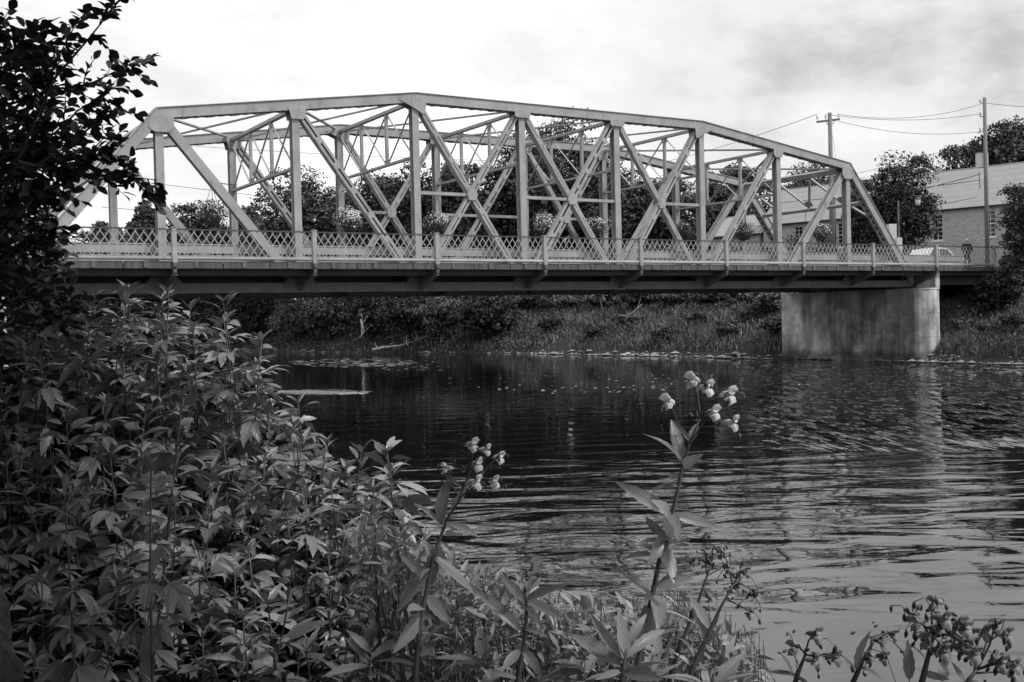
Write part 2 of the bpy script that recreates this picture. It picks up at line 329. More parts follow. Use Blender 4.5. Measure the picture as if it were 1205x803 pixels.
def near_dist(P):
    d = np.full(len(P), 1e9)
    for i in range(len(near_shore)-1): d = np.minimum(d, seg_dist(P, np.array(near_shore[i], float), np.array(near_shore[i+1], float)))
    return d
def height(t, s):
    P = np.stack([np.atleast_1d(t), np.atleast_1d(s)], 1).astype(float); d = shore(P)
    isnear = near_dist(P) < np.abs(d)+.01
    h_far = 5.3*(1-np.exp(-np.maximum(d, 0)/7.5))
    h_near = 1.45*(1-np.exp(-np.maximum(d, 0)/.8))+2.2*(1-np.exp(-np.maximum(d-6, 0)/12))
    h = np.where(isnear, h_near, h_far)
    h = np.where(d < 0, np.maximum(-2., d*.45), h)
    bump = .12*np.sin(P[:, 0]*1.3+P[:, 1]*.7)*np.sin(P[:, 1]*.9-P[:, 0]*.4)
    h = h+np.where(d > .3, bump*np.clip(d/3, 0, 1), 0)
    far = np.clip((np.hypot(P[:, 0], P[:, 1])-170)/200, 0, 1); return h*(1-far)+far*(5+3*np.sin(P[:, 0]*.011)*np.cos(P[:, 1]*.009))
_gt, _gs = np.arange(-10, 4.01, .1), np.arange(-9, 10.01, .1); _A, _B = np.meshgrid(_gt, _gs); _GH = height(_A.ravel(), _B.ravel()).reshape(_A.shape)
def gz(p):
    t, s = toTS(np.asarray(p, float))
    if -9.9 < t < 3.9 and -8.9 < s < 9.9: return float(_GH[int(round((s+9)*10)), int(round((t+10)*10))])
    return float(height(t, s)[0])
def sinhgrid(lo, hi, n, k, c=0.):
    a, b = math.asinh((lo-c)/k), math.asinh((hi-c)/k); return c+k*np.sinh(np.linspace(a, b, n))
gt = np.concatenate([sinhgrid(-2500, 2500, 301, 12., 4.)]); gs = np.concatenate([sinhgrid(-1500, 4000, 330, 16., 20.)])
# make sure the ground near the camera is finely divided
gs = np.unique(np.concatenate([gs, np.arange(0, 12, .35), np.arange(55, 135, 1.1)])); gt = np.unique(np.concatenate([gt, np.arange(-6, 6, .4), np.arange(-35, 40, 1.2)]))
T, S_ = np.meshgrid(gt, gs); H = height(T.ravel(), S_.ravel())
V = CAM[None, :]*np.array([1, 1, 0])+T.ravel()[:, None]*RH+S_.ravel()[:, None]*FH; V[:, 2] = H
nx, ny = len(gt), len(gs); idx = np.arange(nx*ny).reshape(ny, nx); Fq = np.stack([idx[:-1, :-1], idx[:-1, 1:], idx[1:, 1:], idx[1:, :-1]], -1).reshape(-1, 4)
me = bpy.data.meshes.new('ground'); me.vertices.add(len(V)); me.vertices.foreach_set('co', V.astype(np.float32).ravel()); me.loops.add(Fq.size); me.loops.foreach_set('vertex_index', Fq.astype(np.int32).ravel())
me.polygons.add(len(Fq)); me.polygons.foreach_set('loop_start', np.arange(0, Fq.size, 4, dtype=np.int32)); me.polygons.foreach_set('loop_total', np.full(len(Fq), 4, dtype=np.int32)); me.polygons.foreach_set('use_smooth', np.ones(len(Fq), bool))
me.materials.append(M['soil']); me.update(); link('ground', me, kind='structure')
wm = MB(); wm.add([(-600, -300, 0), (600, -300, 0), (600, 600, 0), (-600, 600, 0)], [(0, 1, 2, 3)])
wo = link('river_water', wm.mesh('river_water', M['water']), kind='structure'); wo.location = (CAM[0], CAM[1], 0); wo.rotation_euler = (0, 0, -YAW)

# ------------------------------------------------------------------ the bridge
PN = 5.5; W = 8.375; YO = -1.784
BC0, BC1 = 4.41, 4.80; DECK = 5.5
ZT = {0: 4.62, 1: 11.51, 2: 12.28, 3: 13.05, 4: 13.05, 5: 13.05, 6: 13.05, 7: 12.28, 8: 11.51, 9: 4.62}
bridge = thing('truss_bridge', 'pale grey steel truss bridge with latticed walkway railing spanning the river', 'bridge', (0, 0, 4.4))
Yv = np.array([0, 1., 0])
def node(n, y, top=True): return np.array([n*PN, y, ZT[n]-.2 if top else 4.62])
def channel_box(mb, p, q, h, d, t=.03):
    """box chord: two webs and a cover plate on top"""
    a = unit(np.array(q)-np.array(p)); nn = unit(np.cross(a, Yv)); nn = nn if nn[2] > 0 else -nn
    for sg in (-1, 1):
        o = Yv*sg*(d/2-t/2); mb.beam(p+o, q+o, h, t, nn)
        for e2 in (-1, 1): oo = Yv*sg*(d/2-.07)+nn*e2*(h/2-.012); mb.beam(p+oo, q+oo, .024, .11, nn)
    mb.beam(p+nn*(h/2+.014), q+nn*(h/2+.014), .028, d+.1, nn)
def lacing(mb, p, q, h, d, pitch=.42):
    a = unit(np.array(q)-np.array(p)); nn = unit(np.cross(a, Yv)); nn = nn if nn[2] > 0 else -nn; Ln = np.linalg.norm(q-p); k = int(Ln/pitch)
    for i in range(k):
        s_ = 1 if i % 2 else -1; A = p+a*(i*Ln/k)-nn*(h/2+.012)+Yv*s_*(d/2-.04); B = p+a*((i+1)*Ln/k)-nn*(h/2+.012)-Yv*s_*(d/2-.04)
        mb.beam(A, B, .06, .014, np.cross(a, nn)); 
        A2 = A-2*Yv*s_*(d/2-.04); B2 = B+2*Yv*s_*(d/2-.04); mb.beam(A2-nn*.016, B2-nn*.016, .06, .014, np.cross(a, nn))
def h_member(mb, p, q, w, d, t=.035):
    a = unit(np.array(q)-np.array(p)); nn = unit(np.cross(a, Yv))
    for sg in (-1, 1): mb.beam(p+Yv*sg*(d/2-t/2), q+Yv*sg*(d/2-t/2), w, t, nn)
    mb.beam(p, q, t, d-2*t-.004, nn)
def twin_member(mb, p, q, w, d, leg=.13, step=1.0, bl=.3):
    a = unit(np.array(q)-np.array(p)); nn = unit(np.cross(a, Yv)); Ln = np.linalg.norm(q-p)
    for e1 in (-1, 1):
        o = nn*e1*(w/2-leg/2)
        for sg in (-1, 1): mb.beam(p+o+Yv*sg*(d/2-.012), q+o+Yv*sg*(d/2-.012), leg, .022, nn)
        mb.beam(p+nn*e1*(w/2-.012), q+nn*e1*(w/2-.012), .02, d-.05, nn)
    k = max(2, int(Ln/step))
    for i in range(k+1):
        c = p+a*(Ln*(i+.0)/k)
        for sg in (-1, 1): mb.beam(c-a*bl/2+Yv*sg*(d/2+.006), c+a*bl/2+Yv*sg*(d/2+.006), w*.92, .012, nn)
def part(name, mb, m='steel', parent=None, kind=None, label=None): return mb.build(name, M[m], parent or bridge, kind, label)
def rivets(mb, x0, x1, z0, z1, y, sgn, step=.11):
    x = x0
    while x <= x1+1e-6:
        z = z0
        while z <= z1+1e-6:
            mb.add([(x-.016, y, z-.016), (x+.016, y, z-.016), (x+.016, y, z+.016), (x-.016, y, z+.016), (x, y+sgn*.014, z)], [(0, 1, 4), (1, 2, 4), (2, 3, 4), (3, 0, 4)]); z += step
        x += step
for y in (0., W):
    fr = -1 if y == 0 else 1
    # end posts and top chord
    for n0, n1 in ((0, 1), (8, 9)):
        p, q = node(n0, y), node(n1, y); 
        if n0 == 0: p = np.array([0., y, 4.7])
        else: q = np.array([9*PN, float(y), 4.7])
        ax_ = unit(q-p); mb = MB(); channel_box(mb, p-(ax_*.12 if n0 else 0), q+(ax_*.12 if n0 == 0 else 0), .40, .494); ep = part('end_post', mb)
        mb = MB(); lacing(mb, p, q, .40, .50); part('lacing_bars', mb, parent=ep, kind='stuff')
    for n in range(1, 8):
        mb = MB(); channel_box(mb, node(n, y), node(n+1, y), .40, .50); tcd = part('top_chord', mb)
        mb = MB(); lacing(mb, node(n, y), node(n+1, y), .40, .50, .5); part('lacing_bars', mb, parent=tcd, kind='stuff')
    for n in range(9):
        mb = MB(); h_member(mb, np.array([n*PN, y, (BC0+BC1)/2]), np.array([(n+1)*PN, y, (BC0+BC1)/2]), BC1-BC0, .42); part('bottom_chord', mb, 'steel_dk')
    for n in range(1, 9):
        mb = MB(); h_member(mb, np.array([n*PN, y, 4.82]), np.array([n*PN, y, ZT[n]-.42]), .31 if n not in (4, 5) else .33, .36); part('vertical_post', mb)
    def dg(n0, n1, style, w, d):
        a, b = node(n0, y), node(n1, y, False); ax = unit(b-a); a = a+ax*.45; b = b-ax*.05; mb = MB()
        if style == 'h': h_member(mb, a, b, w, d)
        else: twin_member(mb, a, b, w, d, *( (.115, 1.2, .3) if style == 'twin' else (.10, .9, .22)))
        part('diagonal', mb)
    dg(1, 2, 'h', .35, .34); dg(8, 7, 'h', .35, .34); dg(2, 3, 'twin', .31, .33); dg(7, 6, 'twin', .30, .33)
    dg(3, 4, 'twin', .27, .34); dg(6, 5, 'twin', .30, .34); dg(4, 3, 'open', .25, .28); dg(5, 6, 'twin', .24, .28)
    dg(4, 5, 'twin', .25, .34); dg(5, 4, 'open', .30, .28)
    for n in (3, 4, 5):                                       # crossing plates and the level struts at mid height
        zc = (ZT[3]-.2+4.62)/2; xc = (n+.5)*PN
        mb = MB(); g = [(xc-.27, zc), (xc-.17, zc-.25), (xc+.17, zc-.25), (xc+.27, zc), (xc+.17, zc+.25), (xc-.17, zc+.25)]
        for sg in (-1, 1): mb = MB(); mb.prism(g, 'y', *(sorted((y+sg*.203, y+sg*.223)))); cpl = part('crossing_plate', mb)
        mb = MB(); rivets(mb, xc-.14, xc+.14, zc-.18, zc+.18, y+fr*.224, fr, .1); part('rivets', mb, parent=cpl, kind='stuff')
        mb = MB()
        if n in (3, 4): mb.beam((n*PN+.17, y, zc), (xc-.22, y, zc), .14, .24, (0, 0, 1))
        if n in (4, 5): mb.beam((xc+.22, y, zc), ((n+1)*PN-.17, y, zc), .14, .24, (0, 0, 1))
        part('level_strut', mb)
    for n in range(1, 9):                                     # gusset plates
        zt = ZT[n]-.36; x = n*PN; mb = MB()
        sl_ = (ZT[n+1]-ZT[n-1])/11 if n not in (1, 8) else 0
        if n in (1, 2): g = [(x-.3, zt+.1), (x+.55, zt+.12), (x+.55, zt-.34), (x+.36, zt-.56), (x-.2, zt-.56), (x-.42, zt-.4)] if n == 1 else [(x-.36, zt), (x+.42, zt+.04), (x+.42, zt-.26), (x+.3, zt-.42), (x-.2, zt-.42), (x-.28, zt-.1)]
        elif n in (7, 8): g = [(x-.55, zt+.12), (x+.3, zt+.1), (x+.42, zt-.4), (x+.2, zt-.56), (x-.36, zt-.56), (x-.55, zt-.34)] if n == 8 else [(x-.42, zt+.04), (x+.36, zt), (x+.28, zt-.1), (x+.2, zt-.42), (x-.3, zt-.42), (x-.42, zt-.26)]
        elif n == 3: g = [(x-.8, zt), (x+.5, zt), (x+.44, zt-.52), (x+.3, zt-.52), (x-.1, zt-.3)]
        elif n == 6: g = [(x-.5, zt), (x+.8, zt), (x+.1, zt-.3), (x-.3, zt-.52), (x-.44, zt-.52)]
        else: g = [(x-.42, zt), (x+.42, zt), (x+.42, zt-.24), (x+.32, zt-.3), (x-.32, zt-.3), (x-.42, zt-.24)]
        for sg in (-1, 1): mb = MB(); mb.prism(g, 'y', *(sorted((y+sg*.253, y+sg*.275)))); gp = part('gusset_plate', mb)
        mb = MB(); rivets(mb, x-.2, x+.3, zt-.22, zt-.02, y+fr*.276, fr, .1); part('rivets', mb, parent=gp, kind='stuff')
    for n in range(0, 10):
        x = n*PN; mb = MB(); g = [(x-.7, BC0+.04), (x+.7, BC0+.04), (x+.7, BC1-.02), (x+.35, BC1+.42), (x-.35, BC1+.42), (x-.7, BC1-.02)]
        for sg in (-1, 1): mb = MB(); mb.prism(g, 'y', *(sorted((y+sg*.213, y+sg*.235)))); fp = part('foot_plate', mb, 'steel_dk')
        mb = MB(); rivets(mb, x-.6, x+.6, BC0+.1, BC1+.02, y+fr*.236, fr, .12); part('rivets', mb, 'steel_dk', parent=fp, kind='stuff')
    # guard beam and kerb plate beside the roadway
    for n in range(-1, 10):
        x0, x1 = n*PN+.01, (n+1)*PN-.01; yy = y-fr*.34
        mb = MB(); mb.box((x0, min(yy, yy+fr*.05), 6.03), (x1, max(yy, yy+fr*.05), 6.33)); mb.box((x0, yy-.08, 6.33), (x1, yy+.1, 6.37)); mb.box((x0, yy-.06, 6.0), (x1, yy+.08, 6.028)); part('guard_beam', mb)
        mb = MB(); mb.box((x0, min(yy, yy+fr*.05), 5.51), (x1, max(yy, yy+fr*.05), 5.9)); mb.box((x0, yy-.06, 5.902), (x1, yy+.08, 5.925)); part('kerb_plate', mb)
# sway frames
for n in range(2, 8):
    x = n*PN; zt = ZT[n]-.35; zb = ZT[n]-2.75; sf = MB()
    sf.beam((x, .25, zt), (x, W-.25, zt), .14, .22, (0, 0, 1)); sf.beam((x, .2, zb), (x, W-.2, zb), .10, .2, (0, 0, 1)); fr = part('sway_frame', sf)
    for k in (1, 2):
        yy = W*k/3; mb = MB(); mb.beam((x, yy, zb+.05), (x, yy, zt-.07), .16, .12, (0, 1, 0)); mb.box((x-.02, yy-.22, zt-.3), (x+.02, yy+.22, zt-.07)); mb.box((x-.02, yy-.2, zb+.05), (x+.02, yy+.2, zb+.26)); part('hanger', mb, parent=fr)
    for k in range(3):
        y0, y1 = W*k/3+.12, W*(k+1)/3-.12
        for i, (a, b) in enumerate((((x+.03, y0, zt-.1), (x+.03, y1, zb+.1)), ((x-.03, y0, zb+.1), (x-.03, y1, zt-.1)))):
            mb = MB(); mb.beam(a, b, .07, .03, (1, 0, 0)); part('cross_rod', mb, parent=fr)
# top lateral bracing
for n in range(1, 8):
    za, zb = ZT[n]-.22, ZT[n+1]-.22
    for i, (ya, yb) in enumerate(((.28, W-.28), (W-.28, .28))):
        mb = MB(); mb.beam((n*PN+.3, ya, za-.09*i), ((n+1)*PN-.3, yb, zb-.09*i), .13, .07, (0, 1, 0)); part('top_bracing', mb)
# portals in the plane of the end posts
for n0, n1 in ((1, 0), (8, 9)):
    a3 = lambda k, y: np.array([n1*PN*k+n0*PN*(1-k), y, 4.7*k+11.31*(1-k)])
    nrm = unit(np.cross(a3(1, 0)-a3(0, 0), Yv)); pf = MB()
    pf.beam(a3(.02, .26), a3(.02, W-.26), .16, .34, nrm); pf.beam(a3(.3, .26), a3(.3, W-.26), .12, .2, nrm); fr = part('portal_frame', pf)
    k = 6
    for i in range(k):
        ya, yb = .3+(W-.6)*i/k, .3+(W-.6)*(i+1)/k; ka, kb = (.04, .28) if i % 2 == 0 else (.28, .04)
        mb = MB(); mb.beam(a3(ka, ya), a3(kb, yb), .10, .12, nrm); part('portal_brace', mb, parent=fr)
    for i in range(1, k, 2):
        yc = .3+(W-.6)*i/k; mb = MB(); o = a3(.28, yc); mb.beam(a3(.255, yc-.3)+nrm*.07, a3(.255, yc+.3)+nrm*.07, .02, .38, nrm); part('brace_plate', mb, parent=fr)
    for y in (.26, W-.26):
        s_ = 1 if y < 1 else -1; mb = MB(); mb.beam(a3(.3, y+s_*1.), a3(.42, y+s_*.05), .1, .1, nrm); part('knee_brace', mb, parent=fr)
# floor beams, brackets, stringers, deck
for n in range(0, 10):
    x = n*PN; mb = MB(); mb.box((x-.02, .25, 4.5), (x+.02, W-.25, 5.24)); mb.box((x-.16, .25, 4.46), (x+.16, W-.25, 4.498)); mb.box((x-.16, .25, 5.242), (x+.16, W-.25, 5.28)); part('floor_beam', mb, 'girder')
    mb = MB(); g = [(-.24, 4.5), (-.24, 5.28), (YO+.02, 5.28), (YO+.02, 5.06)]; mb.prism(g, 'x', x-.015, x+.015)
    mb.beam((x, -.24, 4.49), (x, YO-.02, 5.05), .03, .2, (0, -.35, -1)); mb.box((x-.13, YO, 5.262), (x+.13, -.24, 5.295)); part('walkway_bracket', mb, 'steel_dk')
for k in range(6):
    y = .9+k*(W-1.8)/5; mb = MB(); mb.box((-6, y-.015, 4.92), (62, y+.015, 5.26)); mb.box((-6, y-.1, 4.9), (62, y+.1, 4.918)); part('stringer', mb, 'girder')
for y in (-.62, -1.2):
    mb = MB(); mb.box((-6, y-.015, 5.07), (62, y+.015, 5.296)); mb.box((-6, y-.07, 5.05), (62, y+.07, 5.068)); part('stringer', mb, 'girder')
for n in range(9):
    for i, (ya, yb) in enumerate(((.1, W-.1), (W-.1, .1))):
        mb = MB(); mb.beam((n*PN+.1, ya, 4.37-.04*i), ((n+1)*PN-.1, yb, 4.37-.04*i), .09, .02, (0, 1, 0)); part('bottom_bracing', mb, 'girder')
mb = MB(); mb.box((-14, .36, 5.3), (66, W-.36, 5.497)); part('road_slab', mb, 'asphalt')
mb = MB(); mb.box((-14, YO+.06, 5.3), (66, .22, 5.47)); part('walkway_slab', mb, 'deck')
# fascia boards along the walkway edge: cast segments with drain notches
for n in range(-2, 12):
    for k in range(3):
        x0 = n*PN+k*PN/3+.02; x1 = x0+PN/3-.04; mb = MB(); mb.box((x0, YO-.02, 5.29), (x1, YO+.055, 5.555)); part('fascia_panel', mb, 'fascia')
        mb = MB(); mb.box((x0+.7, YO-.06, 5.31), (x0+.86, YO-.021, 5.54)); part('edge_clip', mb, 'steel_dk')
mb = MB(); mb.tube([(-11, YO-.03, 5.655), (61.5, YO-.03, 5.655)], .065, 10); part('edge_pipe', mb)
# railing: posts, top rail and crossed bars in each bay
def bar(mb, xa, za, xb, zb, y): mb.beam((xa, y, za), (xb, y, zb), .034, .012, (1, 0, 0))
ZB, ZTT = 5.74, 6.72; run = (ZTT-ZB)*.3/.45; made = 0; shared = {}
for n in range(-2, 11):
    x0, x1 = n*PN+.1, (n+1)*PN-.1; far_bay = n > 8 or n < 0
    rp = MB(); rp.box((x0, YO-.035, 6.72), (x1, YO+.025, 6.77)); panel = part('railing_panel', rp, 'rail_dark')
    lb = MB(); lb.box((x0, YO-.03, 5.72), (x1, YO+.02, 5.745)); part('bottom_rail', lb, 'steel', panel)
    stuffmb = MB(); sp = PN/18
    for dirn in (1, -1):
        y = YO-.012*dirn
        for k in range(-3, 21):
            xa = n*PN+k*sp+sp/2; xb = xa+dirn*run; za, zb = ZB, ZTT
            lo, hi = (xa, xb) if dirn > 0 else (xb, xa)
            if hi <= x0+.02 or lo >= x1-.02: continue
            full = lo >= x0 and hi <= x1
            def zz(x): return za+(x-xa)/(xb-xa)*(zb-za)
            a, b = xa, xb
            a = min(max(a, x0), x1); b = min(max(b, x0), x1)
            if abs(a-b) < .03: continue
            if far_bay or made >= 300: bar(stuffmb, a, zz(a), b, zz(b), y); continue
            made += 1
            if full:
                if dirn not in shared:
                    t_ = MB(); bar(t_, 0, 0, dirn*run, ZTT-ZB, 0); shared[dirn] = t_.mesh('lattice_bar', M['steel'])
                o = link('lattice_bar', shared[dirn], panel); o.location = np.array([xa, y, ZB])-base_of(bridge)
            else:
                t_ = MB(); bar(t_, a, zz(a), b, zz(b), y); part('lattice_bar', t_, 'steel', panel)
    if stuffmb.v: part('lattice', stuffmb, 'steel', panel, kind='stuff')
for n in range(-2, 12):
    x = n*PN; mb = MB(); mb.box((x-.085, YO-.13, 5.50), (x+.085, YO+.05, 6.80)); mb.box((x-.10, YO-.15, 6.80), (x+.10, YO+.07, 6.83)); po = part('railing_post', mb, 'steel')
    mb = MB(); mb.box((x-.06, YO-.11, 5.12), (x+.06, YO-.04, 5.28)); mb.box((x-.07, YO-.16, 5.34), (x+.07, YO-.025, 5.498)); part('post_shoe', mb, 'steel_dk', po)
# approach girders on the right of the pier
for y in (-.2, W+.2):
    mb = MB(); mb.box((50.5, y-.03, 4.55), (64, y+.03, 5.285)); mb.box((50.5, y-.18, 4.5), (64, y+.18, 4.548)); part('approach_girder', mb, 'girder')

# pier and abutments
pier = thing('bridge_pier', 'stained concrete pier with a rounded nose under the right end of the bridge', 'pier', (49.1, 4, 0))
pl = []; xc = 49.2; hw = .98
y0, y1 = -1.25, 9.1
for k in range(9): t = math.pi*k/8; pl.append((xc+hw*math.cos(t)*1., y0-.62*math.sin(t)))
for k in range(9): t = math.pi+math.pi*k/8; pl.append((xc+hw*math.cos(t), y1-.62*math.sin(t)))
mb = MB(); mb.prism(pl, 'z', -1.5, 4.22); mb.build('shaft', M['pier'], pier)
for zj in (1.45, 2.85):
    jp = [(xc+(a-xc)*1.012, 4+(b-4)*1.002) for a, b in pl]; mb = MB(); mb.prism(jp, 'z', zj, zj+.035); mb.build('form_joint', M['pier'], pier)
ftp = [(xc+(a-xc)*1.18, 4+(b-4)*1.035) for a, b in pl]
mb = MB(); mb.prism(ftp, 'z', -1.6, .3); mb.build('footing', M['pier'], pier)
cp = [(xc+(a-xc)*1.03, 4+(b-4)*1.006) for a, b in pl]
mb = MB(); mb.prism(cp, 'z', 4.222, 4.3); mb.build('cap', M['pier'], pier)
mb = MB(); mb.box((49.75, -1.55, 4.302), (50.15, W+.6, 5.27)); mb.build('back_wall', M['pier'], pier)
for y in (0, W):
    mb = MB(); mb.box((49.2, y-.3, 4.302), (49.7, y+.3, 4.405)); mb.build('bearing', M['girder'], pier)
ab = MB(); ab.box((-2.2, -2.2, -1), (-.3, W+1.2, 4.36)); ab.box((-2.2, -2.2, 4.36), (-1.2, W+1.2, 5.04))
tag(ab.build('left_abutment', M['pier'], loc=(-1.2, 4, 0)), 'concrete abutment under the left end of the bridge, behind the foliage', 'abutment'); bpy.data.objects['left_abutment'].name = 'abutment'
# road beyond the right end
road = MB(); road.box((66, .6, 5.2), (96, W-1.6, 5.5)); road.build('road', M['asphalt'], kind='structure')
rd2 = MB(); rd2.box((-120, -.5, 5.0), (-14, W+.5, 5.5)); rd2.build('road', M['asphalt'], kind='structure')
pv = MB(); pv.box((66, YO-.3, 5.2), (96, .598, 5.6)); pv.build('pavement', M['deck'], kind='structure')
# earth ramp carrying the road
for a, b in ((63, 162), (-122, -4)):
    em = MB(); em.prism([(-7, 0), (-2.1, 5.18 if a > 0 else 4.98), (W+1.2, 5.18 if a > 0 else 4.98), (W+8, 0)], 'x', a, b); em.build('embankment', M['soil'], kind='structure')
#=== PART 2 ===
# ------------------------------------------------------------------ buildings beyond the right bank
def wall_uv(me, a, up_=np.array([0, 0, 1.])):
    uv = me.uv_layers.new(name='UVMap'); 
    for l in me.loops:
        v = np.array(me.vertices[l.vertex_index].co[:]); uv.data[l.index].uv = (float(v@a), float(v@up_))
ZE = 13.9
QS = 1.35
A_ = atZ(885, 264.5, ZE); B_ = atZ(1168, 239, ZE); ad = unit((B_-A_)*np.array([1, 1, 0])); bk = np.array([-ad[1], ad[0], 0.]); 
if bk @ (A_-CAM) < 0: bk = -bk
def bpt(u, v, z): p = A_+ad*u+bk*v; return np.array([p[0], p[1], z])
def solve_u(px, z=ZE):
    """how far along the wall line the pixel column lies"""
    d = ray(px, 260); M2 = np.array([[d[0], -ad[0]], [d[1], -ad[1]]]); s = np.linalg.solve(M2, (A_-CAM)[:2]); return s[1]
U0, U1 = solve_u(898), solve_u(1168)+22
def build_house(name, label, u0, u1, ze, rise, depth, windows, floor=4.6, courses=7, wtop=None):
    h = thing(name, label, 'building', bpt((u0+u1)/2, depth/2, floor)); o = base_of(h)
    mb = MB()
    # river-side wall pierced by its window openings, then the other three walls
    ws = sorted(windows); x = u0
    def pane_q(a, b, z0, z1): mb.add([bpt(a, 0, z0), bpt(b, 0, z0), bpt(b, 0, z1), bpt(a, 0, z1)], [(0, 1, 2, 3)])
    for (c, ww, z0, z1) in ws:
        pane_q(x, c-ww/2, floor, ze); pane_q(c-ww/2, c+ww/2, floor, z0); pane_q(c-ww/2, c+ww/2, z1, ze); x = c+ww/2
        dpt = .28
        mb.add([bpt(c-ww/2, 0, z0), bpt(c+ww/2, 0, z0), bpt(c+ww/2, dpt, z0), bpt(c-ww/2, dpt, z0), bpt(c-ww/2, 0, z1), bpt(c+ww/2, 0, z1), bpt(c+ww/2, dpt, z1), bpt(c-ww/2, dpt, z1)],
               [(0, 3, 2, 1), (4, 5, 6, 7), (0, 4, 7, 3), (1, 2, 6, 5)])
    pane_q(x, u1, floor, ze)
    for (a, b) in (((u0, 0), (u0, depth)), ((u0, depth), (u1, depth)), ((u1, depth), (u1, 0))):
        mb.add([bpt(*a, floor), bpt(*b, floor), bpt(*b, ze), bpt(*a, ze)], [(0, 1, 2, 3)])
    for u in (u0, u1): mb.add([bpt(u, 0, ze), bpt(u, depth, ze), bpt(u, depth/2, ze+rise)], [(0, 1, 2)])
    wl = mb.build('wall', M['stone'], h); wall_uv(wl.data, ad+bk*.999)
    for (c, ww, z0, z1) in ws:
        f = MB(); t = .09
        def fb(a, b, c0, c1, d0=.12, d1=.2): 
            V_ = [bpt(a, d0, c0), bpt(b, d0, c0), bpt(b, d1, c0), bpt(a, d1, c0), bpt(a, d0, c1), bpt(b, d0, c1), bpt(b, d1, c1), bpt(a, d1, c1)]
            f.add(V_, [(0, 3, 2, 1), (4, 5, 6, 7), (0, 1, 5, 4), (1, 2, 6, 5), (2, 3, 7, 6), (3, 0, 4, 7)])
        fb(c-ww/2, c-ww/2+t, z0, z1); fb(c+ww/2-t, c+ww/2, z0, z1); fb(c-ww/2+t, c+ww/2-t, z1-t, z1); fb(c-ww/2+t, c+ww/2-t, z0, z0+t)
        wi = f.build('window', M['white'], h)
        g = MB(); g.add([bpt(c-ww/2+t, .19, z0+t), bpt(c+ww/2-t, .19, z0+t), bpt(c+ww/2-t, .19, z1-t), bpt(c-ww/2+t, .19, z1-t)], [(0, 1, 2, 3)]); g.build('pane', M['pane'], wi)
        f = MB(); fb(c-.025, c+.025, z0+t, z1-t, .14, .18)
        for k in range(1, 6): zz = z0+(z1-z0)*k/6; fb(c-ww/2+t, c+ww/2-t, zz-(.045 if k == 3 else .02), zz+(.045 if k == 3 else .02), .137, .183)
        f.build('glazing_bars', M['white'], wi)
        f = MB(); fb(c-ww/2-.12, c+ww/2+.12, z0-.16, z0-.003, -.09, .12); f.build('sill', M['white'], wi)
    # roof laid in lapped sheets, each course its own piece
    for side in (0, 1):
        for k in range(courses):
            f0, f1 = k/courses, (k+1)/courses; mb = MB(); ov = .5
            def rp(u, f, dz):
                v = -.35+(depth/2+.35)*f; z = ze-.28+(rise+.28)*f
                return bpt(u, v if side == 0 else depth-v, z+dz)
            a, b = u0-ov, u1+ov
            V_ = [rp(a, f0, .065), rp(b, f0, .065), rp(b, min(1, f1+.01), .05), rp(a, min(1, f1+.01), .05), rp(a, f0, .0), rp(b, f0, .0), rp(b, min(1, f1+.01), -.02), rp(a, min(1, f1+.01), -.02)]
            mb.add(V_, [(0, 1, 2, 3), (7, 6, 5, 4), (0, 4, 5, 1), (1, 5, 6, 2), (2, 6, 7, 3), (3, 7, 4, 0)]); mb.build('roof_sheet', M['roof'], h)
    mb = MB(); mb.beam(bpt(u0-.5, depth/2, ze+rise+.08), bpt(u1+.5, depth/2, ze+rise+.08), .3, .08, (0, 0, 1)) if False else mb.tube([bpt(u0-.5, depth/2, ze+rise+.04), bpt(u1+.5, depth/2, ze+rise+.04)], .09, 6); mb.build('ridge_cap', M['roof'], h)
    mb = MB(); mb.tube([bpt(u0-.4, -.42, ze-.3), bpt(u1+.4, -.42, ze-.3)], .07, 6); mb.build('gutter', M['iron'], h)
    return h
uw = solve_u(1165); ul = solve_u(1103); sp_ = uw-ul
wins = [(uw+sp_*k, 1.15, 10.4, 13.2) for k in range(-5, 4) if U0+1.6 < uw+sp_*k < U1-1]
wins.append((solve_u(922.5), 1.1, 10.9, 13.2)) if min(abs(solve_u(922.5)-w_[0]) for w_ in wins) > 3 else None
HS = build_house('stone_building', 'long stone building with a pale metal roof and white sash windows beyond the bridge', U0, U1, ZE, 4.5, 11.3, wins)
LW = build_house('stone_wing', 'low stone wing with a shallow pale roof, left of the long stone building', solve_u(836), U0-.55, 13., 2.5, 9.5, [], courses=5)

# ------------------------------------------------------------------ poles, wires, lamp, pylon
def pole(px, py, D, zb, lab, r=.15, lean=0):
    tp = at(px, py, D); t = thing('utility_pole', lab, 'utility pole', (tp[0], tp[1], zb), 'wooden utility poles by the road')
    mb = MB(); mb.tube([(tp[0]+lean, tp[1], zb), (tp[0], tp[1], tp[2])], [r, r*.72], 10); mb.build('pole', M['wood'], t); return t, tp
def insul(p, parent):
    mb = MB(); mb.lathe(p, [(.02, 0), (.02, .12), (.07, .13), (.08, .2), (.05, .22), (.075, .25), (.07, .33), (.02, .37)], 8); mb.build('insulator', M['white'], parent)
pA, tA = pole(976.5, 133, 82, 5.4, 'wooden utility pole with a crossarm and insulators, rising behind the right end of the truss', .19)
arm = MB(); ca = tA-np.array([0, 0, .55]); arm.beam(ca-rt*.95-np.array([0, 0, .1]), ca+rt*.7+np.array([0, 0, .1]), .14, .12, (0, 0, 1)); arm.build('crossarm', M['wood'], pA)
for k in (-.9, -.3, .62): insul(ca+rt*k+np.array([0, 0, .1+.1*k]), pA)
for k in (-.35, .35): mb = MB(); mb.beam(ca+rt*k, ca-np.array([0, 0, .5]), .04, .02, (0, 0, 1)); mb.build('arm_brace', M['iron'], pA)
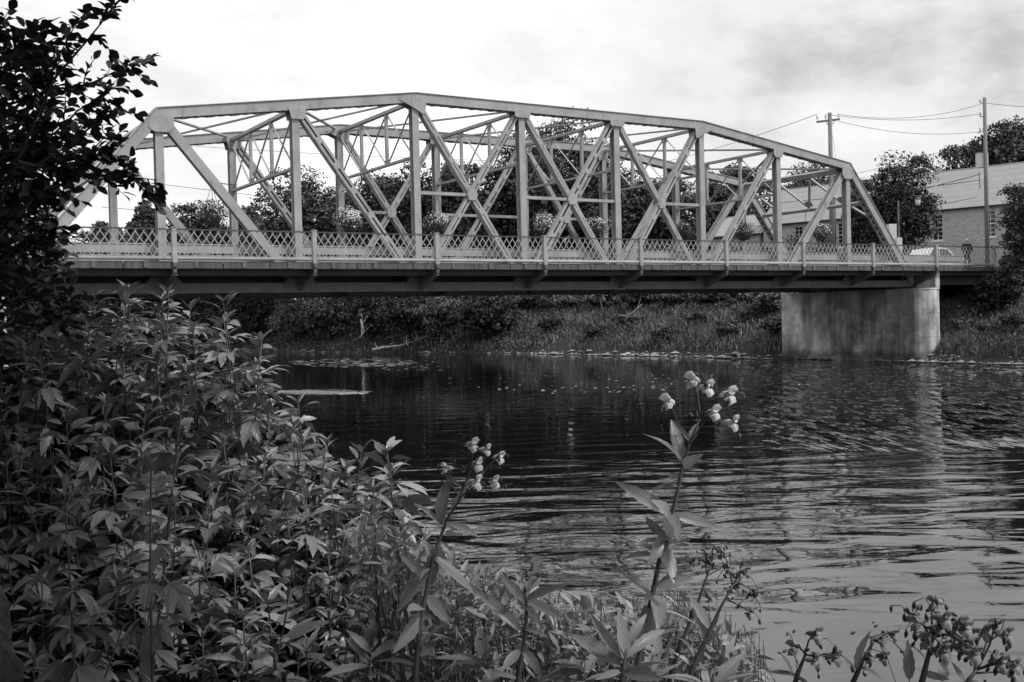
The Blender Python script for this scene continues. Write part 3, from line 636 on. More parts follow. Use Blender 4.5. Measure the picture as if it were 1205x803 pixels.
pB, tB = pole(1158.5, 115, 90, 5.4, 'tall wooden utility pole with a pale box halfway up, in front of the stone building', .17, .06)
bx = at(1155.5, 189, 89.6); f_ = -FH*.28; mb = MB(); mb.beam(bx-np.array([0, 0, .55]), bx+np.array([0, 0, .55]),   .75, .5, RH); mb.build('equipment_box', M['box'], pB)
mb = MB(); mb.beam(bx+np.array([0, 0, .56]), bx+np.array([0, 0, .6]), .85, .6, RH); mb.build('box_lid', M['steel_dk'], pB)
for py in (122, 138, 156, 172): q = at(1158.5, py, 90); mb = MB(); mb.beam(q, q-rt*.32+np.array([0, 0, .06]), .05, .05, (0, 0, 1)); mb.build('insulator_arm', M['iron'], pB); insul(q-rt*.32, pB)
mb = MB(); mb.tube([at(1152, 203, 89.7), at(1153, 222, 89.8), at(1158, 210, 89.8), at(1163, 222, 89.8)], .03, 5); mb.build('cable_loop', M['wire'], pB)
# a shorter pole whose conduit runs beside the first one
mb = MB(); q = at(981.5, 190, 81.8); mb.tube([(q[0], q[1], 5.4), (q[0], q[1], 11.5)], .05, 6); mb.build('conduit', M['iron'], pA)
def wire(a, b, sag, lab, r=.018):
    n = 14; pts = []
    for i in range(n+1):
        k = i/n; p = a*(1-k)+b*k; p = p-np.array([0, 0, sag*2.2*k*(1-k)]); pts.append(p)
    mb = MB(); mb.tube(pts, r, 4, False); tag(mb.build('overhead_wire', M['wire'], loc=pts[n//2]), lab, 'wire', 'overhead wires along the road')
iA = [ca+rt*k+np.array([0, 0, .45]) for k in (-.9, -.3, .62)]
wire(iA[0], at(700, 205, 130), 1.2, 'overhead wire sloping down to the left from the crossarm above the truss', .02)
wire(iA[2], at(1154, 123, 90), 1.1, 'uppermost wire slung between the two tall poles', .016)
wire(iA[1], at(1155, 134, 90), .8, 'second wire slung between the two tall poles', .016)
wire(iA[2]+np.array([0, 0, -.5]), at(1155, 155, 90), .9, 'third wire slung between the two tall poles', .016)
wire(tB+np.array([0, 0, -.4]), at(1290, 128, 100), .3, 'wire leaving the boxed pole to the right near its top', .018)
wire(at(1158.5, 152, 90), at(1290, 156, 98), .2, 'thicker wire leaving the boxed pole to the right above the roof', .03)
wire(at(1154, 166, 90), at(860, 232, 120), .8, 'thin wire running left from the boxed pole behind the truss', .016)
wire(at(1154, 205, 90), at(990, 240, 98), .4, 'low wire passing in front of the dark tree beside the street lamp', .025)
wire(at(1154, 212, 90), at(700, 246, 112), 1.2, 'long low wire crossing behind the truss above the railing', .025)
wire(at(720, 268, 110), at(120, 208, 150), .8, 'wire crossing the sky behind the left end of the truss, upper one', .03)
wire(at(720, 276, 110), at(120, 244, 150), .6, 'wire crossing behind the left end of the truss, lower one', .03)
wire(at(600, 190, 108), at(60, 158, 150), .8, 'highest thin wire behind the left part of the truss', .022)
wire(at(1150, 232, 90), at(960, 262, 98), .4, 'lowest wire in front of the dark tree by the stone building', .02)
# guy wire
wire(at(978, 150, 82), at(992, 240, 81), 0, 'steep guy wire beside the crossarm pole', .012)
lp = at(1057, 239, 86); L_ = thing('street_lamp', 'black street lamp with a curved arm and one hanging lantern at the bridge end', 'street lamp', (lp[0], lp[1], 5.5))
mb = MB(); mb.tube([(lp[0], lp[1], 5.4), (lp[0], lp[1], 6.3), (lp[0], lp[1], 6.31), (lp[0], lp[1], lp[2]+.15)], [.13, .12, .08, .06], 8); mb.build('post', M['iron'], L_)
lh = at(1080, 231, 86); mb = MB(); mb.tube([at(1057, 246, 86), at(1061, 239, 86), at(1068, 232.5, 86), at(1075, 230, 86), lh], .035, 6); mb.build('arm', M['iron'], L_)
mb = MB(); mb.lathe(lh, [(.03, .02), (.07, -.05), (.24, -.17), (.26, -.22)], 8); mb.build('lantern_cap', M['iron'], L_)
mb = MB(); mb.lathe(lh, [(.2, -.22), (.16, -.62), (.08, -.7)], 8); mb.build('lantern_glass', M['lantern'], L_)
py_ = at(1049, 264, 84); P_ = thing('end_pillar', 'pale concrete pillar with a lower block beside it at the right bridge end', 'pillar', (py_[0], py_[1], 5.4))
mb = MB(); mb.beam((py_[0], py_[1], 5.4), (py_[0], py_[1], py_[2]), .55, .55, RH); mb.build('pillar_shaft', M['box'], P_)
q = at(1057, 280, 83.9); mb = MB(); mb.beam((q[0], q[1], 5.4), (q[0], q[1], q[2]), .4, .5, RH); mb.build('low_block', M['box'], P_)

# ------------------------------------------------------------------ parked car
cp_ = at(1101, 311, 75); cx, cy_ = cp_[0], cp_[1]
car = thing('parked_car', 'small white car seen through the railing at the right end of the bridge', 'car', (cx, cy_, 5.5))
def carsec(x):  # half width, sill z, belt z
    return None
body = MB(); prof = [(-2.05, .32), (-2.1, .62), (-1.95, .86), (-1.1, .93), (1.0, .93), (1.75, .82), (2.05, .66), (2.1, .42), (2.0, .3)]
xs = [(a, b) for a, b in prof]; n_ = len(xs)
V_ = [];
for yy, k in ((-.84, .96), (-.86, 1.), (.86, 1.), (.84, .96)):
    V_ += [(cx+a*(k if abs(yy) == .84 else 1.), cy_+yy, 5.5+b*(1 if abs(yy) == .86 else .97)) for a, b in xs]
Fc = []
for r0 in range(3): Fc += [(r0*n_+i, r0*n_+(i+1) % n_, (r0+1)*n_+(i+1) % n_, (r0+1)*n_+i) for i in range(n_)]
Fc += [tuple(range(n_)), tuple(range(3*n_, 4*n_))[::-1]]
body.add(V_, Fc, True); body.build('body', M['carpaint'], car)
cab = [(-1.85, .9), (-1.35, 1.36), (-.6, 1.47), (.25, 1.42), (1.05, .92)]
mb = MB(); mb.prism([(cx+a, 5.5+b) for a, b in cab], 'y', cy_-.72, cy_+.72); mb.build('cabin', M['carpaint'], car)
for sgn in (-1, 1):
    for g in ([(-1.55, .97), (-1.2, 1.32), (-.62, 1.39), (-.62, .97)], [(-.52, .97), (-.52, 1.39), (.2, 1.35), (.78, .97)]):
        mb = MB(); mb.prism([(cx+a, 5.5+b) for a, b in g], 'y', *sorted((cy_+sgn*.722, cy_+sgn*.732))); mb.build('side_window', M['pane'], car)
mb = MB(); mb.add([(cx+.33, cy_-.62, 6.905), (cx+1.03, cy_-.66, 6.45), (cx+1.03, cy_+.66, 6.45), (cx+.33, cy_+.62, 6.905)], [(0, 1, 2, 3)]); mb.build('windscreen', M['pane'], car)
for a in (-1.3, 1.3):
    for sgn in (-1, 1):
        mb = MB(); mb.tube([(cx+a, cy_+sgn*.68, 5.82), (cx+a, cy_+sgn*.88, 5.82)], .32, 16); wh = mb.build('wheel', M['tyre'], car)
        mb = MB(); mb.tube([(cx+a, cy_+sgn*.881, 5.82), (cx+a, cy_+sgn*.9, 5.82)], .19, 12); mb.build('rim', M['chrome'], wh)
for sgn in (-1, 1):
    mb = MB(); mb.box((cx+2.0, cy_+sgn*.62-.14, 6.08), (cx+2.11, cy_+sgn*.62+.14, 6.22)); mb.build('headlight', M['lantern'], car)
    mb = MB(); mb.box((cx-2.12, cy_+sgn*.66-.12, 6.1), (cx-2.03, cy_+sgn*.66+.12, 6.28)); mb.build('tail_light', M['rail_dark'], car)

# ------------------------------------------------------------------ the person on the walkway
def skin_body(name, pts, edges, rad, mt, parent):
    me = bpy.data.meshes.new(name); me.from_pydata([tuple(map(float, p)) for p in pts], edges, []); o = bpy.data.objects.new(name, me); col.objects.link(o)
    o.modifiers.new('skin', 'SKIN'); sub = o.modifiers.new('sub', 'SUBSURF'); sub.levels = 2; sub.render_levels = 2
    sv = me.skin_vertices[0].data if me.skin_vertices else None
    if sv is None: me.attributes.new; 
    for i, r in enumerate(rad): sv[i].radius = (r, r)
    sv[0].use_root = True; me.materials.append(mt); o.parent = parent; return o
pp = at(1138, 281, 70.3); pb = np.array([pp[0], min(-.5, max(-1.5, pp[1])), 5.47])
s0 = (-.9-CAM[1])/ray(1138, 300)[1]; pb = CAM+ray(1138, 300)*s0; pb[2] = 5.47
per = thing('person', 'person in a dark coat with short grey hair standing at the walkway railing', 'person', pb)
H_ = 1.84; fwd = -unit(np.array([FH[0], FH[1], 0])); sd2 = RH
def Bp(a, f, z): return sd2*a+fwd*f+np.array([0, 0, z])
pts = [Bp(0, 0, .98), Bp(0, -.02, 1.2), Bp(0, -.02, 1.42), Bp(0, 0, 1.54), Bp(0, .02, 1.62), Bp(0, .03, 1.72), Bp(0, .02, 1.8),
       Bp(.18, -.02, 1.46), Bp(.26, .0, 1.2), Bp(.24, .14, .98), Bp(.22, .2, .9), Bp(-.18, -.02, 1.46), Bp(-.26, .0, 1.2), Bp(-.24, .12, .98), Bp(-.2, .2, .9),
       Bp(.1, 0, .9), Bp(.11, .02, .5), Bp(.12, 0, .09), Bp(.13, .14, .05), Bp(-.1, 0, .9), Bp(-.11, .0, .5), Bp(-.12, -.02, .09), Bp(-.13, .12, .05)]
eg = [(0, 1), (1, 2), (2, 3), (3, 4), (4, 5), (5, 6), (2, 7), (7, 8), (8, 9), (9, 10), (2, 11), (11, 12), (12, 13), (13, 14), (0, 15), (15, 16), (16, 17), (17, 18), (0, 19), (19, 20), (20, 21), (21, 22)]
rd = [.15, .145, .15, .06, .07, .1, .075, .07, .05, .04, .035, .07, .05, .04, .035, .1, .07, .045, .04, .1, .07, .045, .04]
bo = skin_body('body', pts, eg, rd, M['skin'], per)
cpts = [Bp(0, 0, .78), Bp(0, 0, 1.), Bp(0, -.02, 1.25), Bp(0, -.02, 1.43), Bp(.19, -.02, 1.47), Bp(.28, 0, 1.2), Bp(.25, .13, .98), Bp(-.19, -.02, 1.47), Bp(-.28, 0, 1.2), Bp(-.25, .11, .98)]
skin_body('coat', cpts, [(1, 0), (1, 2), (2, 3), (3, 4), (4, 5), (5, 6), (3, 7), (7, 8), (8, 9)], [.2, .2, .2, .17, .1, .085, .07, .1, .085, .07], M['coat'], per)
skin_body('trousers', [Bp(0, 0, .9), Bp(.1, 0, .86), Bp(.11, .02, .5), Bp(.12, 0, .1), Bp(-.1, 0, .86), Bp(-.11, 0, .5), Bp(-.12, -.02, .1)], [(0, 1), (1, 2), (2, 3), (0, 4), (4, 5), (5, 6)], [.15, .12, .09, .075, .12, .09, .075], M['trousers'], per)
hb = MB(); 
for i in range(1): hb.lathe(np.array([.0, 0, 0]), [(.02, .135), (.07, .12), (.105, .07), (.115, .01), (.11, -.05), (.05, -.06)], 12)
hm = hb.mesh('hair', M['hair']); ho = link('hair', hm, per); ho.location = Bp(0, .005, 1.73)

# ------------------------------------------------------------------ foliage builders
def tree(name, label, c_px, top_py, halfw, D, group, mtl='leaf_far', zb=None, n=None, leaf=None, ratio=.62, low=-.7, clump=.3, dens=1., cat='tree', trunkr=None):
    """a tree whose crown top stands at the given bearing and height, D metres off"""
    tp = at(c_px, top_py, D); rx = halfw*D/1273; base = np.array([tp[0], tp[1], 0]); base[2] = gz(base)-.1 if zb is None else zb
    hh = tp[2]-base[2]; rz = max(hh*ratio/1.9, rx*.55); rz = min(rz, hh*.48); cz = tp[2]-rz*.97
    t = thing(name, label, cat, base, group)
    tr_ = trunkr or max(.12, hh*.022); mb = MB(); lean = rng.normal(size=2)*.02*hh
    mb.tube([base, base+np.array([lean[0]*.4, lean[1]*.4, hh*.3]), np.array([base[0]+lean[0], base[1]+lean[1], cz+rz*.4])], [tr_*1.3, tr_, tr_*.35], 8)
    for k in range(6):
        a = rng.uniform(0, 6.28); z0 = base[2]+hh*rng.uniform(.25, .5); q0 = np.array([base[0]+lean[0]*.5, base[1]+lean[1]*.5, z0]); q2 = np.array([base[0]+math.cos(a)*rx*.75, base[1]+math.sin(a)*rx*.75, cz+rng.uniform(-.3, .5)*rz])
        mb.tube([q0, (q0+q2)/2+np.array([0, 0, .1*hh*.3]), q2], [tr_*.5, tr_*.3, tr_*.1], 6)
    mb.build('trunk', M['trunk'], t)
    leaf = leaf or max(.2, D*.0031); nn_ = n or int(np.clip(rx*rz*420/(leaf/.3)**2, 4000, 15000)*dens)
    ncl = int(np.clip(nn_/150, 22, 110)); P, Nn = crown_pts((base[0], base[1], cz), rx, rx*.9, rz, ncl, nn_//ncl, clump*1.12, low=low)
    m = 900; q = vnorm(rng.normal(size=(m, 3)))*rng.uniform(.1, .72, (m, 1)); inner = leafquads(np.array([base[0], base[1], cz])+q*np.array([rx, rx*.9, rz]), vnorm(rng.normal(size=(m, 3))), max(leaf, rx*.13), .8)
    quads('crown', np.concatenate([leafquads(P, Nn, leaf), inner]), M[mtl], t, None); return t
def dsh(px, off, s0=45.):
    """distance along the bearing to a point off metres behind the far waterline"""
    d = ray(px, 380); t1, s1 = d@RH, d@FH; k = np.arange(s0, 175, .25); sh = shore(np.stack([k*t1/s1, k], 1)); i = int(np.argmax(sh > off)); return float(k[i]/s1)
TG = 'trees on the far bank behind the bridge'
trees = [  # px, top, half width, D, label
 (118, 246, 26, 150, 'leafy tree seen under the left end post of the truss'),
 (163, 243, 26, 146, 'small rounded tree just left of the first near truss post'),
 (212, 240, 26, 150, 'low tree right of the first near truss post, behind the broad diagonal'),
 (243, 231, 30, 143, 'tree behind the leftmost flower basket'),
 (300, 226, 26, 140, 'tree filling the gap between the leftmost basket and the big round crown'),
 (350, 194, 50, 130, 'large round-crowned tree behind the second near truss post'),
 (402, 214, 32, 126, 'tree behind the second flower basket from the left'),
 (448, 196, 42, 124, 'broad tree behind the third panel of the truss, left of the tallest post'),
 (498, 178, 34, 120, 'upright tree behind the first tall near post'),
 (548, 172, 40, 117, 'tall tree behind the left X-braced panel'),
 (596, 188, 34, 118, 'tree with a ragged top just left of the fourth near truss post'),
 (655, 137, 46, 112, 'tallest tree behind the bridge, its top reaching the middle of the chord'),
 (694, 152, 34, 114, 'tall narrow tree leaning against the right of the tallest crown'),
 (625, 152, 36, 119, 'tall tree just left of the tallest crown, its top level with the far chord'),
 (522, 186, 30, 121, 'tree between the first tall near post and the left X-braced panel'),
 (765, 200, 30, 109, 'tree right of centre, behind the sixth near truss post'),
 (742, 196, 36, 108, 'tree behind the right X-braced panel, below a gap of sky'),
 (792, 204, 32, 106, 'pale-leaved tree behind the sixth truss panel'),
 (838, 206, 28, 155, 'small tree above the low stone wing, left of the round crown'),
 (868, 190, 36, 160, 'round tree rising above the low stone wing roof'),
 (955, 189, 34, 165, 'dark tree rising behind the ridge of the stone building'),
 (1098, 183, 26, 155, 'small tree peeping over the roof ridge left of the boxed pole'),
 (1150, 148, 44, 145, 'large tree behind the stone building roof, left part of the big clump'),
 (1192, 127, 44, 140, 'highest tree behind the stone building roof at the right edge'),
 (1235, 150, 50, 142, 'tree cut by the right edge of the view above the roof')]
for (a, b, c_, d, lab) in trees: tree('broadleaf_tree', lab, a, b-7, c_*1.4, d, TG, ratio=.9)
tree('street_tree', 'dense dark tree in front of the stone building, beside the street lamp', 1058, 177, 50, 97, 'trees in front of the stone building', 'leaf_dark', 5., 15000, .24, .95, -.9, .3)
tree('street_tree', 'looser tree behind the right end post of the truss', 1017, 198, 30, 99, 'trees in front of the stone building', 'leaf_far', 5., 9000, .24, .95, -.9, .3)
tree('bank_tree', 'dark tree at the right edge leaning over the end of the walkway railing', 1207, 196, 34, dsh(1205, 7), 'trees at the right bridge end', 'leaf_dark', 4.2, 9000, .17, .95, -.95, .3)
tree('bank_tree', 'low dark tree under the approach girder right of the pier', 1174, 320, 38, dsh(1172, 6), 'trees at the right bridge end', 'leaf_dark', None, 9000, .17, .95, -.95, .3)
tree('bank_tree', 'small pale-leaved tree overlapping the railing right of the person', 1190, 290, 17, dsh(1176, 6), 'trees at the right bridge end', 'leaf_bank', 3.6, 4500, .16, .95, -.95, .3)
for (a, b, c_, d, lab) in [(860, 268, 26, 122, 'feathery shrub in front of the low stone wing'), (938, 262, 20, 112, 'spiky dark shrub in front of the stone building window'), (970, 268, 24, 108, 'pale leafy shrub beside the crossarm pole'), (905, 282, 16, 118, 'small shrub at the foot of the stone building wall, right of the seventh basket'), (1003, 262, 16, 104, 'dark shrub right of the crossarm pole')]:
    tree('garden_shrub', lab, a, b, c_, d, 'shrubs in front of the stone building', 'leaf_dark' if 'dark' in lab else 'leaf_bank', 4.9, 2600, .17, 1.2, -1, .34, cat='shrub', trunkr=.06)
# shrubs on the far bank seen under the deck
bushes = [(262, 350, 30, 120, 'dark shrub at the left end of the far bank'), (300, 352, 34, 124, 'dark overhanging bush behind the pale weed tops, far bank'), (345, 356, 30, 122, 'shrub beside the pale round bush on the far bank'),
 (385, 350, 44, 116, 'large pale round bush on the far bank'), (436, 353, 34, 113, 'dense bush left of the driftwood pile'), (480, 350, 36, 112, 'dark bush standing behind the driftwood pile'), (520, 347, 30, 110, 'bush above the fallen pale log'),
 (568, 350, 42, 104, 'widest dark bush, drooping to the water right of the driftwood'), (622, 350, 32, 104, 'bush behind the bare pale stump, far bank middle'), (662, 352, 30, 102, 'rounded bush left of the slanting dead branch'),
 (712, 349, 34, 102, 'bush at the head of the grassy slope'), (757, 348, 34, 96, 'dark-stemmed bush above the grassy slope'), (800, 350, 34, 92, 'spreading bush high on the slope, middle'), (842, 346, 30, 90, 'bush on the slope third left of the pier'), (880, 346, 28, 88, 'bush on the slope second left of the pier'), (912, 350, 28, 84, 'pale bush right beside the pier')]
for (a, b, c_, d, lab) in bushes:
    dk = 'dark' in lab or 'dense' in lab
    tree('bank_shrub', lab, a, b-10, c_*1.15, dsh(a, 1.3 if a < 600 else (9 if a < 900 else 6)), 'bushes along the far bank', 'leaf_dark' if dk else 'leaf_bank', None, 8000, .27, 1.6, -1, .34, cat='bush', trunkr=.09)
for (a, yb, c_, off, lab) in [(648, 392, 15, 3, 'low scrubby bush on the slope just right of the wide dark bush'), (700, 398, 13, 2, 'small bush near the water below the slanting branch'), (742, 390, 16, 4.5, 'grey bush halfway down the grassy slope'), (778, 402, 12, 1.6, 'small bush at the foot of the grassy slope, middle'),
    (822, 384, 17, 5, 'bushy weed clump in the middle of the slope, left of the pier'), (858, 396, 16, 2.5, 'leafy clump low on the slope, second from the pier'), (886, 378, 18, 5, 'pale leafy bush higher on the slope near the pier'), (912, 390, 17, 3, 'leafy bush touching the left edge of the pier')]:
    tree('bank_shrub', lab, a, yb-19, c_*1.6, dsh(a, off), 'small bushes on the grassy slope', 'leaf_dark' if 'dark' in lab or 'grey' in lab else 'leaf_bank', None, 3000, .16, 1.6, -1, .34, cat='bush', trunkr=.04)
for (a, b, c_, d, lab) in [(1135, 372, 22, 60, 'leafy bush on the bank right of the pier'), (1165, 378, 24, 58.5, 'flowering weed clump on the right bank below the trees'), (1196, 368, 22, 58.5, 'dark bush at the right edge of the bank'), (1118, 388, 16, 61.5, 'low bush against the right face of the pier')]:
    tree('bank_shrub', lab, a, b, c_, dsh(a, 3.), 'bushes on the right bank', 'leaf_dark' if 'dark' in lab else 'leaf_bank', None, 4200, .13, 1.6, -1, .34, cat='bush', trunkr=.05)
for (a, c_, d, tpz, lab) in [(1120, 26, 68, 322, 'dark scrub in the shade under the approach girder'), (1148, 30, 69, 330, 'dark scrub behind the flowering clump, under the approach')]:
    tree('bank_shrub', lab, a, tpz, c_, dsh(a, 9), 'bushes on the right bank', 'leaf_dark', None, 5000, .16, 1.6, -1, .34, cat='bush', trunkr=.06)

# the wood further back, read as one mass
m = 120000; q = rng.uniform(-60, 1010, m); P = np.empty((m, 3)); dd_ = rng.uniform(152, 172, m)
rays = fw[None]*F+rt[None]*(q[:, None]-602.5)-up[None]*(385-401.5); rays /= np.linalg.norm(rays, axis=1, keepdims=True); P = CAM+rays*dd_[:, None]
P[:, 2] = rng.uniform(0, 1, m)**.8*(17+2*np.sin(q*.045)+1.5*np.sin(q*.11+1))
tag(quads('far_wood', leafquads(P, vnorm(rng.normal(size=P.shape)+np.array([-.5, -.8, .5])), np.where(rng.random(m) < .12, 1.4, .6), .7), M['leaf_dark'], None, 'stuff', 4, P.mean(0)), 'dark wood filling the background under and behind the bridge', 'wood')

# tall grass on the far bank, one mass
def blades(name, pts, h, wd, mtl, spread=.35, label=None, cat=None, segs=2):
    n = len(pts); a = rng.uniform(0, 6.28, n); tilt = rng.normal(size=(n, 2))*spread; hh = h*rng.uniform(.5, 1.25, n)
    s_ = np.stack([np.cos(a), np.sin(a), 0*a], 1)*wd*rng.uniform(.6, 1.3, (n, 1)); top = pts+np.stack([tilt[:, 0]*hh, tilt[:, 1]*hh, hh], 1); mid = pts+np.stack([tilt[:, 0]*hh*.25, tilt[:, 1]*hh*.25, hh*.55], 1)
    V = np.stack([pts-s_*.5, pts+s_*.5, mid+s_*.42, mid-s_*.42], 1); V2 = np.stack([mid-s_*.42, mid+s_*.42, top+s_*.05, top-s_*.05], 1)
    o = quads(name, np.concatenate([V, V2]), M[mtl], None, 'stuff', 4, pts.mean(0)); return tag(o, label, cat)
def bank_pts(n, t0, t1, d0, d1, seed=0, keep=None):
    """random points on land within d0..d1 of the far shoreline"""
    out_ = []; m = 0
    fs = np.array(far_shore, float)
    while m < n:
        t = rng.uniform(t0, t1, 20000); s = rng.uniform(45, 140, 20000); d = shore(np.stack([t, s], 1)); ok = (d > d0) & (d < d1) & (s > 45)
        if keep is not None: ok &= (np.sin(t*.9+s*.35)+np.sin(t*.37-s*.8+2)+rng.normal(size=len(t))*.6 > keep)
        P = np.stack([t[ok], s[ok]], 1); out_.append(P); m += len(P)
    P = np.concatenate(out_)[:n]; z = height(P[:, 0], P[:, 1]); X = CAM[None]*np.array([1, 1, 0])+P[:, :1]*RH+P[:, 1:]*FH; X[:, 2] = z-.03; return X
blades('bank_grass', bank_pts(15000, 0, 24, .6, 16, keep=-.9), .6, .09, 'grass_far', .3, 'tall pale grass and weeds covering the sloping bank left of the pier', 'grass')
blades('bank_grass', bank_pts(1600, -34, 0, .3, 1.2), .5, .09, 'grass_far', .3, 'grass fringe along the far bank under the dark bushes', 'grass')
blades('bank_grass', bank_pts(12000, 23.5, 34, .5, 9, keep=-.6), .5, .05, 'grass_far', .35, 'grass and weeds on the bank right of the pier', 'grass')
# weeds with leaves among the grass
X = bank_pts(34000, -2, 34, .7, 15, keep=-.5); X[:, 2] += rng.uniform(.1, .9, len(X))*(.6+.5*np.sin(X[:, 0]*.8)*np.sin(X[:, 1]*.7)); tag(quads('bank_weeds', leafquads(X, vnorm(rng.normal(size=X.shape)+np.array([0, 0, .7])), .2), M['leaf_bank'], None, 'stuff', 4, X.mean(0)), 'leafy weeds scattered through the bank grass', 'weeds')
X = bank_pts(15000, -36, 2, .1, 4.5); X[:, 2] += rng.uniform(0, 1., len(X))**1.3*(1.+.5*np.sin(X[:, 0]*.9)); tag(quads('bank_scrub', leafquads(X, vnorm(rng.normal(size=X.shape)+np.array([-.3, -.5, .7])), .3), M['leaf_far'], None, 'stuff', 4, X.mean(0)), 'low dark scrub hanging over the waterline of the far bank', 'scrub')
# shoreline stones
def rocks(n, t0, t1, size, lab, d0=-.35, d1=.5):
    mb = MB(); X = bank_pts(n, t0, t1, d0, d1)
    ico = [(0, 0, 1), (.9, 0, .3), (.3, .85, .35), (-.75, .5, .3), (-.7, -.55, .3), (.3, -.85, .3), (0, 0, -.6)]; fc = [(0, 1, 2), (0, 2, 3), (0, 3, 4), (0, 4, 5), (0, 5, 1), (6, 2, 1), (6, 3, 2), (6, 4, 3), (6, 5, 4), (6, 1, 5)]
    for p in X:
        cl = math.sin(p[0]*.7)+math.sin(p[0]*1.9+p[1])+math.sin(p[1]*.53+1)
        if cl < rng.uniform(-1.4, 1.2): continue
        s = size*rng.uniform(.2, 1.1)*(1 if rng.random() > .1 else 2.1); an = rng.uniform(0, 6.28); c, s2 = math.cos(an), math.sin(an)
        mb.add([(p[0]+s*(x*c-y*s2)*rng.uniform(.8, 1.2), p[1]+s*(x*s2+y*c)*rng.uniform(.8, 1.2), max(p[2], .02)+s*.5*z) for x, y, z in ico], fc)
    tag(mb.build('shore_stones', M['rock'], kind='stuff', loc=X.mean(0)), lab, 'stones')
rocks(900, -34, 24, .22, 'pale stones along the waterline of the far bank'); rocks(160, 2, 17, .22, 'heap of stones at the water edge left of the pier', -.8, .4); rocks(900, 22, 34, .15, 'stones and gravel at the water edge right of the pier', -.5, .6)
# driftwood, stumps and dead branches
def branchy(name, label, cat, pxs, D, r, twigs=6, m='deadwood', tl=.9):
    pts = [at(x, y, D) for x, y in pxs]; t = thing(name, label, cat, pts[0]); mb = MB(); mb.tube(pts, list(np.linspace(r, r*.35, len(pts))), 7); mb.build('log', M[m], t)
    for k in range(twigs):
        i = int(rng.integers(0, len(pts)-1)); q = pts[i]*.5+pts[i+1]*.5; d = unit(rng.normal(size=3)+np.array([0, 0, .8])); mb = MB(); mb.tube([q, q+d*tl*.5, q+d*tl+rng.normal(size=3)*.15], [r*.4, r*.25, r*.08], 5); mb.build('branch', M[m], t)
branchy('driftwood', 'tangled pale driftwood lying at the water edge of the far bank', 'driftwood', [(438, 412), (452, 409), (470, 407), (486, 402)], 107, .16, 9)
branchy('fallen_log', 'pale fallen log sloping above the driftwood', 'log', [(487, 401), (502, 396), (518, 389)], 108, .17, 3)
branchy('dead_branch', 'bare drooping dead branches hanging on the far bank bushes', 'branch', [(424, 376), (428, 388), (423, 400)], 108, .07, 8, tl=1.6)
branchy('dead_branch', 'slanting dead branch at the head of the grassy slope', 'branch', [(735, 378), (744, 368), (756, 358)], 90, .06, 6, tl=1.2)
branchy('tree_stem', 'slim upright bare stem behind the grassy slope', 'tree stem', [(712, 382), (710, 368), (706, 352)], 94, .14, 3, 'trunk', 1.5)
# floating leaves and foam on the river
def pads(n, cx_, cy2, rx_, ry_, sz, lab, mtl='lily'):
    V = []; 
    for i in range(n):
        a = rng.uniform(0, 6.28); rr = math.sqrt(rng.random()); p = atZ(cx_+rx_*rr*math.cos(a), cy2+ry_*rr*math.sin(a)*(1-.3*rng.random()), .012); s = sz*rng.uniform(.4, 1.3)
        V.append([p+s*np.array([math.cos(k*math.pi/3), math.sin(k*math.pi/3)*.8, .02*rng.random()]) for k in range(6)])
    V = np.array(V); tag(quads('floating_leaves', V, M[mtl], None, 'stuff', 6, V.mean((0, 1))), lab, 'floating leaves')
pads(190, 415, 427, 74, 6, .24, 'pale floating leaves scattered on the far left of the river'); pads(60, 480, 430, 60, 8, .14, 'a few specks floating at mid river, left')
pads(110, 690, 447, 170, 18, .08, 'bright specks floating on the dark middle of the river', 'foam')
fm = MB(); ring = [(322, 460.2), (334, 459.6), (345, 459.9), (358, 459.2), (372, 459.9), (386, 460.), (400, 461.), (412, 461.2), (424, 462.2), (414, 462.8), (404, 463.6), (390, 463.), (378, 464.3), (364, 463.4), (350, 463.8), (338, 462.7), (326, 462.4)]
rp_ = [atZ(x+rng.normal()*2, y, .015) for x, y in ring]; cc = sum(rp_)/len(rp_)
Vf = [cc+np.array([0, 0, .05])]+[cc*.4+p*.6+np.array([0, 0, .035]) for p in rp_]+rp_; k_ = len(rp_)
fm.add(Vf, [(0, 1+i, 1+(i+1) % k_) for i in range(k_)]+[(1+i, 1+k_+i, 1+k_+(i+1) % k_, 1+(i+1) % k_) for i in range(k_)], True)
for _k in range(1): pads(420, 376, 461.6, 62, 3.6, .11, 'small flecks of foam around the pale floating raft', 'foam')
tag(fm.build('foam_raft', M['foam'], loc=cc), 'long pale raft of foam floating beside the weed tops at left', 'foam')

